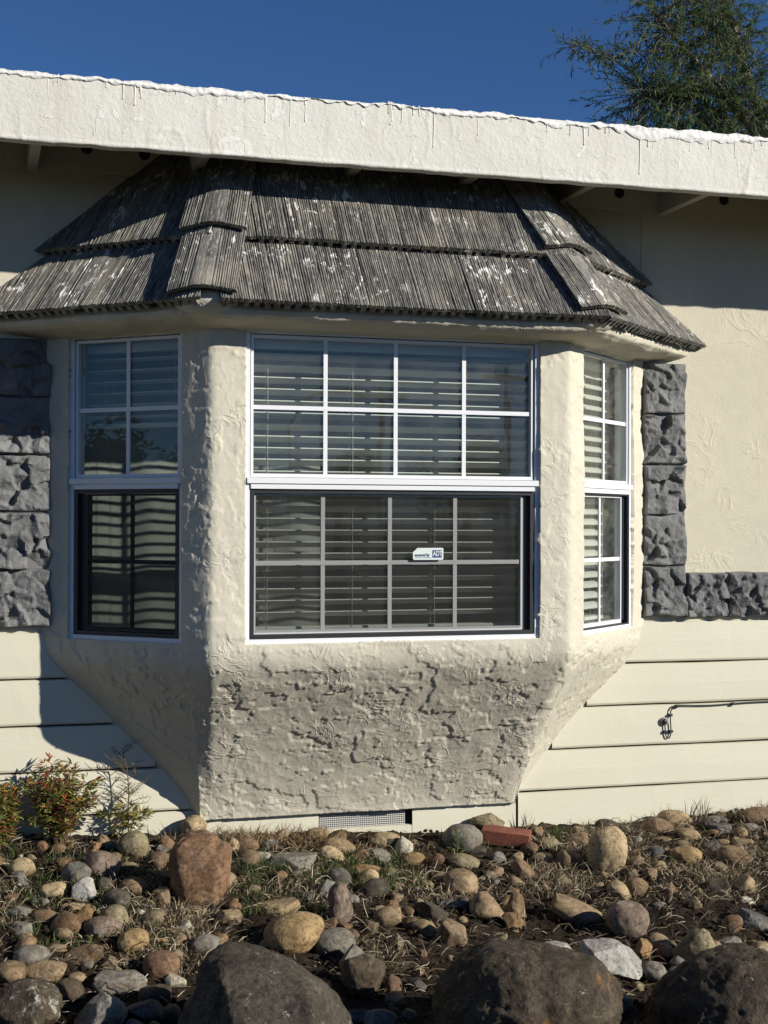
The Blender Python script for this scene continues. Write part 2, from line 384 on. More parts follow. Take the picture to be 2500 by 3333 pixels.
g = MB(); g.box((-300, -9.2, GZ-.1), (300, -7.6, GZ+.012)); tag(g.build('pavement', M['concrete'], bevel=.01), kind='structure')
g = MB(); g.box((-300, -21, GZ-.2), (300, -10.2, GZ+.004)); tag(g.build('road', M['asphalt']), kind='structure')

# ------------------------------------------------------------------ house
house = empty('house', (0, 0, -.85))
tag(house, 'cream stucco house with a three-sided bay window under a small tiled canopy', 'house')
HO = Vector((0, 0, -.85))
def part(mbo, name, mat, parent=house, **kw):
    """child whose mesh is written in world coordinates"""
    o = mbo.build(name, mat, None, **kw) if isinstance(mbo, MB) else mk(name, mbo, mat, None, **kw)
    o.parent = parent; o.matrix_parent_inverse = Matrix.Identity(4)
    base = Vector((0, 0, 0)); q = parent
    while q is not None: base += q.location; q = q.parent
    o.location = -base
    return o

PHI = rad(41.63); CXB, CYB = .744, -.54
GAP, WS, WC, HW = .135, .542, 1.218, 1.22
LS = -CYB/math.sin(PHI)          # length of a side face
XW = CXB + LS*math.cos(PHI)      # where a side face meets the wall
BR = [0, LS-GAP-WS, LS-GAP, LS, LS+GAP, LS+GAP+WC, LS+2*GAP+WC, LS+3*GAP+WC, LS+3*GAP+WC+WS, 2*LS+2*GAP+WC]
TOT = BR[-1]
def outline(s, off=0.0):
    """point on the bay's plan at length s, pushed out by off"""
    s = np.asarray(s, float)
    c, sn = math.cos(PHI), math.sin(PHI)
    x = np.where(s < LS, -XW + s*c, np.where(s < TOT-LS, -CXB + (s-LS), CXB + (s-(TOT-LS))*c))
    y = np.where(s < LS, -s*sn, np.where(s < TOT-LS, CYB, CYB + (s-(TOT-LS))*sn))
    return np.stack([x, y], -1)
def round_outline(s, r=.022):
    acc = 0; wts = 0
    for d in np.linspace(-1.6, 1.6, 9):
        w = math.exp(-d*d); acc = acc + w*outline(np.clip(s+d*r, 0, TOT)); wts += w
    return acc/wts
us = np.unique(np.round(np.concatenate([np.linspace(BR[i], BR[i+1], max(2, int((BR[i+1]-BR[i])/.0052)+1)) for i in range(9)]), 5))
zs = np.unique(np.round(np.concatenate([np.linspace(-.775, 0, 150), np.linspace(0, HW, 180), np.linspace(HW, 1.31, 13)]), 5))
p2 = round_outline(us); p2[us < .12] = outline(us[us < .12]); p2[us > TOT-.12] = outline(us[us > TOT-.12])
U_, Z_ = np.meshgrid(us, zs, indexing='ij')
Ptop = np.stack([np.repeat(p2[:, None, 0], len(zs), 1), np.repeat(p2[:, None, 1], len(zs), 1), Z_], -1)
fx = np.interp(us, [0, LS*.9, LS+.1, TOT-LS-.1, TOT-LS*.9, TOT], [-.725, -.705, -.60, .60, .705, .725])
fy = np.interp(us, [0, LS*.55, LS*.93, TOT-LS*.93, TOT-LS*.55, TOT], [.02, -.012, -.036, -.036, -.012, .02])
kn = 26.0; t = np.log1p(np.exp(kn*(-.085-Z_)/.69))/kn; t = np.clip(t, 0, 1.0); t = 1-(1-t)**1.22
P = Ptop.copy(); P[..., 0] = Ptop[..., 0]*(1-t) + fx[:, None]*t; P[..., 1] = Ptop[..., 1]*(1-t) + fy[:, None]*t
nrm = gnormals(P)
if nrm[len(us)//2, len(zs)//2, 1] > 0: nrm = -nrm
lump = fbm(P, 3.0, 2, 21)*.006 + fbm(P*np.array([1, 1, .5]), 14, 3, 31)*.0012
cross = fbm(P, 9.5, 3, 41); cr = np.clip(1-np.abs(cross)/.045, 0, 1)*sstep(-.05, .22, fbm(P, 3.1, 2, 51))
cross2 = fbm(P+5, 16, 2, 61); cr2 = np.clip(1-np.abs(cross2)/.10, 0, 1)*sstep(.0, .3, fbm(P+9, 4.3, 2, 71))
f1 = (fbm(P*np.array([1, 1, 1.25]), 3.6, 6, 81, .60)+1)*2.6; steps = (np.floor(f1)+sstep(.0, .06, f1-np.floor(f1))-.5*(f1-np.floor(f1)))*.0027
f2 = (fbm(P+2.2, 13.0, 3, 85)+1)*2.6; steps = steps + (np.floor(f2)+sstep(.0, .25, f2-np.floor(f2)))*.0011
fine = np.clip(fbm(P, 40, 3, 87)-.18, 0, 1)*sstep(.22, .45, fbm(P, 6, 2, 89))*.003
apr = sstep(.02, -.12, Z_)
ck = np.clip(1-np.abs(fbm(P*np.array([1, 1, 1.6])+4.4, 4.2, 5, 95, .6))/.022, 0, 1)*sstep(.0, .25, fbm(P+1.5, 2.6, 2, 97))
disp = lump - ck*.0034*(.15+.85*apr) + cr*.0026*(.8+.2*apr) + cr2*.0010 + (steps-np.mean(steps))*(.8+.2*apr) + fine*(.35+.65*apr)
quiet = np.minimum(1, np.minimum(np.abs(Z_-HW), np.abs(Z_))/.03+.25)
wu = np.linalg.norm(np.gradient(P, axis=0), axis=-1); wu = np.clip(wu/np.median(wu), 0, 1)
disp = disp*sstep(.05, .6, wu)
P = P + nrm*(disp*np.where((Z_ > -.03), quiet, 1))[..., None]
P[0, :, 1] = .01; P[-1, :, 1] = .01
um = (us[:-1]+us[1:])/2; zm = (zs[:-1]+zs[1:])/2
win = np.zeros_like(um, bool)
for a_, b_ in ((1, 2), (4, 5), (7, 8)): win |= (um > BR[a_]) & (um < BR[b_])
mask = win[:, None] & ((zm > 0) & (zm < HW))[None, :]
me = gridmesh('bay_stucco', P, False, mask)
bay = part(me, 'bay_stucco', M['bay'], smooth=True)
bay['label'] = 'rough trowelled cream stucco shell of the bay, tapering to the wall below'
vg = bay.vertex_groups.new(name='thick'); wz = [(v_.index, 1.0 if v_.co.z > -.06 else .03) for v_ in me.vertices]
vg.add([i for i, w_ in wz if w_ == 1.0], 1.0, 'REPLACE'); vg.add([i for i, w_ in wz if w_ < 1.0], .03, 'REPLACE')
sl = bay.modifiers.new('solid', 'SOLIDIFY'); sl.thickness = .075; sl.offset = -1; sl.vertex_group = 'thick'
me.update()
if me.polygons[len(me.polygons)//2].normal.y > 0: me.flip_normals()

# wall above and beside, with the opening behind the bay; top of the room
wm = MB()
wm.box((-6, 0, -.05), (-XW+.02, .14, 2.07)); wm.box((XW-.02, 0, -.05), (6, .14, 2.07)); wm.box((-XW+.02, .003, 1.29), (XW-.02, .14, 2.07))
wall = part(wm, 'stucco_wall', M['stucco'])
lo = MB(); lo.box((-6, .012, -1.4), (6, .15, -.05)); low = part(lo, 'siding_wall', M['dark'])
# siding boards
lines = [.022, -.170, -.361, -.549, -.732]
def board(x0, x1, z0, z1, name='siding_board'):
    n = max(2, int((x1-x0)/.05)); xs_ = np.linspace(x0, x1, n)
    prof = [(-.0, z0), (-.011, z0+.004), (-.014, z0+.012), (-.013, (z0+z1)/2), (-.010, z1-.004), (.0, z1-.001), (.03, z1-.001), (.03, z0), (0, z0)]
    Pq = np.array([[(x, y + .0015*math.sin(x*3+z0*40), z) for y, z in prof] for x in xs_])
    Pq[:, :6, 1] += fbm(Pq[:, :6], 6, 2, 7)*.0015; Pq[:, :, 2] += (fbm(np.repeat(Pq[:, 3:4], len(prof), 1), 3, 3, 8)*.0022)
    mb = MB(); mb.grid(Pq, True); nv = len(prof)
    return part(mb, name, M['siding'], low)
def edge_x(z):      # bay edge on the wall at height z
    tt = min(1, max(0, (-.085-z)/.69)); return XW*(1-tt)+.725*tt
for i in range(4):
    zt, zb = lines[i], lines[i+1]
    xe = edge_x(zb+.02)-.06
    board(-6, -xe, zb+.0024, zt-.0024); board(xe, 6, zb+.0024, zt-.0024)
VX0, VX1, VZ0, VZ1 = -.182, .226, -.846, -.762
bz = lines[4]-.0035
board(-6, VX0-.006, -1.15, bz); board(VX1+.006, .716, -1.15, bz-.012); board(.727, 6, -1.15, bz)
board(VX0-.006, VX1+.006, -1.15, VZ0)
# foundation vent
vb = MB(); vb.box((VX0-.004, .022, VZ0-.002), (VX1+.004, .026, VZ1+.02)); vent = part(vb, 'foundation_vent', M['clutter'], house)
vent['label'] = 'low vent covered with wire mesh under the bay, bits of colour behind it'
wb = MB()
for i in range(46): x = VX0+.004+(VX1-VX0-.03)*i/45; wb.box((x-.0011, .0035, VZ0), (x+.0011, .0055, VZ1+.02))
for i in range(12): z = VZ0+.003+(VZ1-VZ0+.01)*i/11; wb.box((VX0, .0015, z-.0011), (VX1-.024, .0035, z+.0011))
wmesh = part(wb, 'wire_mesh', M['galv'], vent); wmesh['kind'] = 'stuff'
vb = MB(); vb.box((VX1-.026, .004, VZ0), (VX1-.022, .0215, VZ1+.01)); part(vb, 'vent_edge', M['black'], vent)

# room behind the bay
rm = MB()
rm.box((-2.6, 3.4, -.9), (2.6, 3.5, 2.07)); rm.box((-2.7, .15, -.9), (-2.6, 3.5, 2.07)); rm.box((2.6, .15, -.9), (2.7, 3.5, 2.07))
part(rm, 'room_wall', M['room'])
rm = MB(); rm.box((-2.7, .15, -.95), (2.7, 3.5, -.9)); part(rm, 'room_floor', M['room'])
rm = MB(); rm.box((-2.7, .002, 1.95), (2.7, 3.5, 2.0)); part(rm, 'room_ceiling', M['room'])
sh = MB()
pl = [outline(s) for s in (.02, LS, TOT-LS, TOT-.02)]
ins = [(-XW+.12, .30), (-XW+.12, .02), (-CXB+.035, CYB+.085), (CXB-.035, CYB+.085), (XW-.12, .02), (XW-.12, .30)]
vs = [(x, y, -.055) for x, y in ins]+[(x, y, -.02) for x, y in ins]
sh.add(vs, [(0,1,2,3,4,5)[::-1], (6,7,8,9,10,11)] + [(i, (i+1) % 6, 6+(i+1) % 6, 6+i) for i in range(6)])
part(sh, 'window_shelf', M['shelf'])
# bay lid between window head and wall
sh = MB(); vs = [(x, y, 1.225) for x, y in ins]+[(x, y, 1.26) for x, y in ins]
sh.add(vs, [(0,1,2,3,4,5)[::-1], (6,7,8,9,10,11)] + [(i, (i+1) % 6, 6+(i+1) % 6, 6+i) for i in range(6)]); part(sh, 'bay_ceiling', M['room'])
rb = MB(); rb.box((-6, .14, 2.075), (6, 6, 2.10)); rb.box((-6, 5.9, -1.3), (6, 6, 2.07)); rb.box((-6, .15, -1.3), (-5.9, 5.9, 2.07)); rb.box((5.9, .15, -1.3), (6, 5.9, 2.07))
part(rb, 'roof_and_far_walls', M['eave'])

# ------------------------------------------------------------------ windows
def frame_of(side):
    c, s = math.cos(PHI), math.sin(PHI)
    if side == 'L': a = outline(BR[1]); d = Vector((c, -s, 0)); n = Vector((s, c, 0)); w = WS
    elif side == 'C': a = outline(BR[4]); d = Vector((1, 0, 0)); n = Vector((0, 1, 0)); w = WC
    else: a = outline(BR[7]); d = Vector((c, s, 0)); n = Vector((-s, c, 0)); w = WS
    mt_ = Matrix((d, n, Vector((0, 0, 1)))).transposed().to_4x4(); mt_.translation = Vector((a[0], a[1], 0))
    return mt_, w
def rect_frame(mb, x0, x1, z0, z1, y0, y1, t, tb=None, tt=None):
    tb = t if tb is None else tb; tt = t if tt is None else tt
    mb.box((x0, y0, z0), (x0+t, y1, z1)); mb.box((x1-t, y0, z0), (x1, y1, z1))
    mb.box((x0+t, y0, z0), (x1-t, y1, z0+tb)); mb.box((x0+t, y0, z1-tt), (x1-t, y1, z1))
LABELW = {'L': 'narrow left side window of the bay with a dark lower sash', 'C': 'wide centre window of the bay with a four by two grid in each sash', 'R': 'narrow right side window of the bay with white sashes'}
ZR = .600      # underside of the meeting rail
def window(side):
    M4, w = frame_of(side); h = HW
    ncol = 4 if side == 'C' else 2
    fm = MB(); ft = .019
    rect_frame(fm, -.002, w+.002, -.002, h+.002, .012, .085, ft)
    fm.box((ft+.001, .006, ZR), (w-ft-.001, .080, ZR+.020)); fm.box((.004, .0, ZR+.021), (w-.004, .03, ZR+.044))
    wo = fm.build('window', M['white'], None, bevel=.0015); wo.parent = house
    wo.matrix_local = Matrix.Translation(-HO) @ M4
    wo['label'] = LABELW[side]
    def ch(mb, name, mat, bev=.001): return mb.build(name, mat, wo, bevel=bev)
    # upper sash
    mb = MB(); rect_frame(mb, ft+.002, w-ft-.002, ZR+.046, h-ft-.002, .020, .050, .011, .014, .012); ch(mb, 'upper_sash', M['white'])
    gx0, gx1, gz0, gz1 = ft+.013, w-ft-.013, ZR+.060, h-ft-.014
    mb = MB(); mb.box((gx0-.004, .036, gz0-.004), (gx1+.004, .040, gz1+.004)); ch(mb, 'pane', M['glass'], 0)
    mw = .0085
    for k in range(1, ncol):
        x = gx0+(gx1-gx0)*k/ncol; mb = MB(); mb.box((x-mw, .0275, gz0), (x+mw, .0345, gz1)); ch(mb, 'muntin', M['white'])
    z = (gz0+gz1)/2-.006; mb = MB(); mb.box((gx0, .0262, z-mw), (gx1, .0333, z+mw)); ch(mb, 'muntin', M['white'])
    # lower opening: dark channel, sash, screen
    fmat = M['black'] if side != 'R' else M['white']
    mb = MB(); ch_t = .016 if side != 'R' else .006
    rect_frame(mb, ft+.001, w-ft-.001, .018, ZR-.001, .016, .060, ch_t); ch(mb, 'dark_channel', M['black'])
    x0, x1 = ft+ch_t+.001, w-ft-ch_t-.001
    if side == 'C': x1 -= .028
    if side == 'R': x1 -= .040
    if side == 'L': x0 += .030
    sm = {'L': M['black'], 'C': M['silver'], 'R': M['white']}[side]
    mb = MB(); rect_frame(mb, x0, x1, .018+ch_t+.001, ZR-ch_t-.002, .030, .058, .009 if side != 'L' else .012, .016, .008); ch(mb, 'lower_sash', sm)
    if x1 < w-ft-ch_t-.01:
        mb = MB(); mb.box((x1+.001, .034, .036), (w-ft-ch_t-.001, .058, ZR-ch_t-.002)); ch(mb, 'side_channel', M['black'])
    if side == 'L':
        mb = MB(); mb.box((ft+ch_t+.001, .034, .036), (x0-.001, .058, ZR-ch_t-.002)); ch(mb, 'side_channel', M['black'])
    lx0, lx1, lz0, lz1 = x0+.009, x1-.009, .018+ch_t+.015, ZR-ch_t-.009
    mb = MB(); mb.box((lx0-.002, .045, lz0-.002), (lx1+.002, .049, lz1+.002)); ch(mb, 'pane', M['glass'], 0)
    mmat = {'L': M['black'], 'C': M['silver'], 'R': M['white']}[side]
    for k in range(1, ncol):
        x = lx0+(lx1-lx0)*k/ncol - (.006 if side == 'C' else 0); mb = MB(); mb.box((x-mw, .0365, lz0), (x+mw, .0435, lz1)); ch(mb, 'muntin', mmat)
    z = (lz0+lz1)/2; mb = MB(); mb.box((lx0, .0352, z-mw), (lx1, .0423, z+mw)); ch(mb, 'muntin', mmat)
    if side != 'R':
        mb = MB(); mb.box((lx0-.004, .0235, lz0-.006), (lx1+.004, .0245, lz1+.004)); ch(mb, 'insect_screen', M['screen'], 0)
    return wo, M4, w
WIN = {s: window(s) for s in 'LCR'}
# peeling painted wood stop round the centre window
# ------------------------------------------------------------------ blinds
def blind(side, zb, label, tilt, inset=.010, z_top=1.19):
    M4, w = frame_of(side)
    r = empty('window_blind'); r.matrix_world = M4 @ Matrix.Translation((0, .135, 0)); tag(r, label, 'window blind')
    L0, L1 = inset, w-inset
    mb = MB(); mb.box((L0, -.025, z_top-.035), (L1, .025, z_top)); mb.build('headrail', M['blind'], r, bevel=.002)
    nu = 6; prof = []
    for i in range(nu+1):
        q = (i/nu-.5)*.050; prof.append((q, .0035*(1-(q/.025)**2)))
    c, s = math.cos(rad(tilt)), math.sin(rad(tilt))
    sv = []; 
    for x in (L0, L1):
        for y, z in prof: sv.append((x, y*c-z*s, y*s+z*c))
        for y, z in prof[::-1]: sv.append((x, y*c-(z-.0045)*s, y*s+(z-.0045)*c))
    n = 2*(nu+1); fs = [(i, (i+1) % n, n+(i+1) % n, n+i) for i in range(n)] + [tuple(range(n))[::-1], tuple(range(n, 2*n))]
    mbs = MB(); mbs.add(sv, fs); sme = mbs.mesh('slat'); sme.materials.append(M['blind'])
    z = z_top-.06; k = 0
    while z > zb+.02:
        o = mk('slat', sme, None, r); o.location = (random.uniform(-.001, .001), random.uniform(-.001, .001), z); o.rotation_euler = (rad(random.uniform(-1.5, 1.5)), rad(random.uniform(-.12, .12)), 0)
        z -= .0465
    mb = MB(); mb.box((L0, -.026, zb-.008), (L1, .026, zb+.008)); mb.build('bottom_rail', M['blind'], r, bevel=.003)
    cords = [.08, .37, .66, .92] if side == 'C' else [.18, .82]
    for q in cords:
        x = L0+(L1-L0)*q
        for y in (-.028, .028):
            mb = MB(); mb.tube([(x, y, z_top-.03), (x+.001, y, (zb+z_top)/2), (x, y, zb)], .0012, 4); mb.build('ladder_cord', M['blind'], r)
    return r
random.seed(3)
blind('C', .05, 'wide cream slatted blind hanging open behind the centre window', -24)
blind('R', .05, 'narrow cream slatted blind behind the right side window', 30)
blind('L', .86, 'half raised slatted blind at the top of the left side window', -6)
# curtain behind the left side window
xs_ = np.linspace(-1.20, -.16, 260); zs_ = np.linspace(-.015, 1.215, 30); XX, ZZ = np.meshgrid(xs_, zs_, indexing='ij')
YY = .10 + .007*np.sin(XX*30+.4)+.010*np.sin(XX*11+1)+.006*fbm(np.stack([XX, ZZ*.4, ZZ*0], -1), 9, 2, 4)
cu = mk('sheer_curtain', gridmesh('sheer_curtain', np.stack([XX, YY, ZZ], -1)), M['curtain'], None, True)
sl = cu.modifiers.new('solid', 'SOLIDIFY'); sl.thickness = .0015
tag(cu, 'pleated white curtain striped with light, inside behind the left of the bay', 'curtain')
cb = MB(); cb.box((.105, .78, -.9), (.205, .88, 1.7)); cb.box((.08, .75, -.9), (.23, .91, -.86)); cb.box((.095, .77, 1.70), (.215, .89, 1.74))
tag(cb.build('post', M['dark'], None, bevel=.004), 'tall narrow black post seen between the slats of the centre blind', 'post')
# sticker on the centre pane
st = empty('sticker'); st.matrix_world = Matrix.Translation((.072, CYB+.0205, .322)); tag(st, 'small white alarm sticker with blue logo square on the centre window', 'sticker')
mb = MB(); w_, h_ = .128, .048; pts = [(.004, 0), (w_-.004, 0), (w_, .004), (w_, h_-.003), (w_-.003, h_), (.018, h_), (.013, h_-.006), (.0, h_-.017), (0, .004)]
n = len(pts); mb.add([(x, 0, z) for x, z in pts]+[(x, .0006, z) for x, z in pts], [tuple(range(n)), tuple(range(2*n-1, n-1, -1))]+[(i, n+i, n+(i+1) % n, (i+1) % n) for i in range(n)])
mb.build('backing', M['sticker'], st)
mb = MB(); mb.box((.082, -.0009, .009), (.121, -.0002, .039)); mb.build('logo_square', M['blue'], st)
mb = MB(); mb.box((.007, -.0009, .0085), (.077, -.0002, .0098)); mb.build('underline', M['ink'], st)
def text(name, body, size, loc, mat, parent, shear=0.0, sx=1.0):
    cv = bpy.data.curves.new(name, 'FONT'); cv.body = body; cv.size = size; cv.extrude = .0001; cv.shear = shear; cv.offset = .0004*size/.02
    to = bpy.data.objects.new(name+'_src', cv); COLL.objects.link(to)
    bpy.context.view_layer.update()
    me_ = bpy.data.meshes.new_from_object(to.evaluated_get(bpy.context.evaluated_depsgraph_get()))
    bpy.data.objects.remove(to); me_.name = name; me_.materials.clear()
    o = mk(name, me_, mat, parent); o.rotation_euler = (rad(90), 0, 0); o.location = loc; o.scale = (sx, 1, 1); return o
text('lettering', 'ADT', .0285, (.0835, -.0012, .0155), M['sticker'], st, 0, .68)
text('lettering', 'secured by', .0165, (.0065, -.0012, .0145), M['ink'], st, .25, .86)

# ------------------------------------------------------------------ stone trim
def facet_stone(w, h, dmax, seed):
    """rock-faced block: front relief in -y, back at y=0; x 0..w, z 0..h"""
    rnd = np.random.RandomState(seed); nu, nv = max(8, int(w/.006)), max(8, int(h/.006))
    x = np.linspace(0, w, nu); z = np.linspace(0, h, nv); X, Z = np.meshgrid(x, z, indexing='ij')
    ed = np.minimum(np.minimum(X, w-X), np.minimum(Z, h-Z))
    Q = np.stack([X, Z, 0*X+seed*3.1], -1)
    Xw = X + fbm(Q, 20, 3, seed+1)*.012; Zw = Z + fbm(Q+6, 20, 3, seed+2)*.012
    best = np.full(X.shape, 9.); hh = np.zeros_like(X)
    for k in range(16):       # split facets, each its own plane
        cx, cz = rnd.uniform(0, w), rnd.uniform(0, h); d = (Xw-cx)**2+(Zw-cz)**2; gx, gz = rnd.normal(0, .36, 2); pl_ = rnd.uniform(.45, 1.0)*dmax + gx*(Xw-cx)+gz*(Zw-cz)
        m_ = d < best; hh = np.where(m_, pl_, hh); best = np.where(m_, d, best)
    for q in range(1): hh = (hh*2+np.roll(hh, 1, 0)+np.roll(hh, -1, 0)+np.roll(hh, 1, 1)+np.roll(hh, -1, 1))/6
    base = .016 + np.clip(hh, -.006, dmax*1.25)*sstep(0, .007, ed) + (fbm(Q, 30, 3, seed)*.007 + np.abs(fbm(Q, 12, 3, seed+3))*.014)*sstep(0, .015, ed)
    X2 = X + fbm(Q+4, 12, 2, 5)*.006; Z2 = Z + fbm(Q+8, 12, 2, 6)*.006
    Pf = np.stack([X2, -np.maximum(base, .006), Z2], -1)
    ring = np.concatenate([Pf[:1]*[1, 0, 1], Pf, Pf[-1:]*[1, 0, 1]], 0)
    ring = np.concatenate([ring[:, :1]*[1, 0, 1], ring, ring[:, -1:]*[1, 0, 1]], 1)
    return gridmesh('stone_block', ring, False)
def stone_run(x, z, w, h, seed, parent):
    me_ = facet_stone(w, h, .030, seed)
    o = mk('stone_block', me_, M['stone'], parent); o.location = Vector((x, -.002, z)); return o
tr = MB(); tr.box((-1.53, -.016, .05), (-1.318, .0, 1.21)); stL = part(tr, 'stone_trim', M['mortar'])
tr = MB(); tr.box((1.337, -.016, .05), (1.545, .0, 1.205)); tr.box((1.5455, -.016, .05), (3.4, .0, .238)); stR = part(tr, 'stone_trim', M['mortar'])
HB = .233
for i in range(5):
    o = stone_run(-1.535, .044+i*HB, .222, HB-.002, 11+i, stL); o.location -= Vector((0, 0, 0))
    o = stone_run(1.332, .044+i*HB, .216, HB-.002, 31+i, stR)
xx = 1.552
for i, wd in enumerate((.215, .225, .21, .22, .215, .22, .21, .22)): stone_run(xx, .036, wd-.002, .207, 51+i, stR); xx += wd
for o in list(stL.children)+list(stR.children): pass

# ------------------------------------------------------------------ eave
OV, ZF, ZT = .580, 1.868, 2.117
xs_ = np.arange(-5.0, 5.0, .008); zs_ = np.linspace(ZF, ZT, 34); X, Z = np.meshgrid(xs_, zs_, indexing='ij'); P = np.stack([X, 0*X-OV, Z], -1)
P[..., 1] -= fbm(P, 5, 3, 3)*.002 + np.clip(1-np.abs(fbm(P*np.array([1.6, 1, .7]), 7, 2, 13))/.08, 0, 1)*.0035*sstep(0, .3, fbm(P, 2.4, 2, 14))
P[:, 0, 2] += fbm(np.stack([xs_, 0*xs_, 0*xs_], -1), 14, 3, 6)*.004; P[:, 1, 1] -= .003
back = P[:, :1].copy(); back[..., 1] = -OV+.045; back2 = P[:, -1:].copy(); back2[..., 1] = -OV+.045
fa = part(gridmesh('fascia', np.concatenate([back, P, back2], 1)), 'fascia', M['fascia'], smooth=True)
fa['label'] = 'broad cream painted fascia board along the eave'
fm = MB(); fm.box((-5.0, -OV+.02, ZF+.004), (4.99, -OV+.044, ZT-.004)); part(fm, 'fascia_backing', M['wood_trim'])
# white coating lip over the top edge
lipx = np.arange(-5.0, 5.0, .006); L1 = np.stack([lipx, 0*lipx, 0*lipx], -1)
low_ = ZT - .009 - .011*fbm(L1, 2.1, 3, 71) - .022*np.clip(fbm(L1, 5.5, 2, 72), 0, 1) - .014*fbm(L1, 34, 3, 73)
for cx_, dp, wd in ((1.06, .045, .10), (1.30, .03, .12), (.66, .02, .12), (-.75, .02, .2), (.30, .015, .1)):
    low_ -= dp*np.exp(-((lipx-cx_)/wd)**2)
topz = ZT + .002 + .007*fbm(L1, 3.1, 4, 74) + .006*fbm(L1, 15, 2, 75)
rows = []
for vv in np.linspace(0, 1, 16):
    if vv < .6:
        q = vv/.6; z = low_ + (topz-low_)*q; y = -OV-.002-.0025*math.sin(min(1, q*1.15+.12)*math.pi) + 0*z
    else:
        q = (vv-.6)/.4; z = topz+.008*math.sin(q*3.14)+.01*q; y = -OV-.003+q*.55
    row = np.stack([lipx, y+0*lipx, z+0*lipx], -1)
    row[:, 1] -= np.abs(fbm(row, 40, 4, 80))*.006*min(1, vv*8); row[:, 2] += fbm(row+3, 34, 4, 81)*.006*min(1, vv*5); rows.append(row)
ct = part(gridmesh('roof_coating', np.stack(rows, 1)), 'roof_coating', M['coat'], smooth=True)
ct['label'] = 'thick white roof coating slopped over the top of the fascia'
random.seed(11); db = MB()
for i in range(60):
    x = random.uniform(-1.9, 2.2); zl = float(np.interp(x, lipx, low_)); ln = random.choice([.015, .025, .035, .05, .07, .09, .12])*random.uniform(.7, 1.2)
    r0 = random.uniform(.0022, .0036); wob = random.uniform(-.004, .004)
    zb_ = max(ZF+.01, zl-ln)
    db.tube([(x, -OV+.0012, zl+.012), (x+wob*.3, -OV+.0012, zl-(zl-zb_)*.4), (x+wob, -OV+.0012, zb_+.006), (x+wob, -OV+.0006, zb_+.002), (x+wob, -OV+.0012, zb_)], [r0*1.5, r0, r0, r0*1.25, r0*.5], 8)
dr = part(db, 'coating_drips', M['fascia'], ct, smooth=True); dr['kind'] = 'stuff'
# rafters, blocking, deck
for x in (-4.5, -3.9, -3.3, -2.65, -2.05, -1.395, -.755, -.14, .36, .885, 1.425, 2.05, 2.65, 3.3, 3.9, 4.5):
    rb = MB(); rb.box((x-.020, -OV+.046, 1.893), (x+.020, -.001, 2.07)); part(rb, 'rafter', M['wood_trim'], bevel=.003)
dk = MB(); dk.box((-5.0, -OV+.046, 2.072), (4.99, .139, 2.085)); part(dk, 'roof_deck', M['wood_trim'])
fb = MB(); fb.box((-5.0, -.012, 1.90), (4.99, -.0005, 2.071)); fr_ = part(fb, 'frieze_board', M['stucco'])
for x, z in ((-1.177, 2.003), (-.941, 1.996), (.996, 1.98), (1.214, 1.982), (-1.75, 2.0), (1.75, 1.985)):
    hb = MB(); hb.tube([(x, -.016, z), (x, -.002, z)], .024, 20); part(hb, 'vent_hole_disc', M['dark'], fr_)  # solid near-black disc on the frieze; the hole's inner shade is painted in

# ------------------------------------------------------------------ canopy
TANP = 1.45; PIT = math.atan(TANP); E0 = .165; ZE = 1.268; COURSE = .334
# cove / soffit swept round the bay
sec = [(-.015, 1.205), (.012, 1.216), (.045, 1.221), (.085, 1.226), (.12, 1.234), (.145, 1.248), (.153, 1.266), (.146, 1.283), (.11, 1.315), (.03, 1.36), (-.1, 1.50)]
c_, s_ = math.cos(PHI), math.sin(PHI)
def offpoly(e, n=(30, 60, 30)):
    k = e*math.tan(PHI/2); corner = [(-XW-e/s_, 0.0), (-CXB-k, CYB-e), (CXB+k, CYB-e), (XW+e/s_, 0.0)]; out = []
    for i in range(3):
        a = np.array(corner[i]); b_ = np.array(corner[i+1])
        for t in np.linspace(0, 1, n[i], endpoint=(i == 2)): out.append(a+(b_-a)*t)
    return np.array(out)
cols = []
for e, z in sec:
    q = offpoly(e); kk = np.ones(5)/5
    qs = q.copy(); qs[2:-2] = np.stack([np.convolve(q[:, i], kk, 'valid') for i in (0, 1)], -1)
    cols.append(np.concatenate([qs, np.full((len(q), 1), z)], 1))
P = np.stack(cols, 1)
# refine
def refine(P, fu, fv):
    nu, nv = P.shape[:2]
    def up(A, f, ax):
        A = np.moveaxis(A, ax, 0); n = A.shape[0]; t = np.linspace(0, n-1, (n-1)*f+1); i = np.minimum(t.astype(int), n-2); w_ = (t-i)[:, None, None]
        return np.moveaxis(A[i]*(1-w_)+A[i+1]*w_, 0, ax)
    return up(up(P, fu, 0), fv, 1)
P = refine(P, 3, 4); nr = gnormals(P)
if nr[len(P)//2, 8, 2] > 0: nr = -nr
endf = np.minimum(1, np.minimum(np.arange(len(P)), np.arange(len(P))[::-1])/8.)[:, None]
P = P + nr*((fbm(P, 6, 3, 91)*.014+fbm(P, 22, 2, 92)*.003)*endf)[..., None]
cov = part(gridmesh('canopy', P), 'canopy', M['bay'], smooth=True); cov['label'] = 'small hipped canopy of ribbed dark tiles over the bay'
if cov.data.polygons[len(cov.data.polygons)//2].normal.y > 0 and False: cov.data.flip_normals()

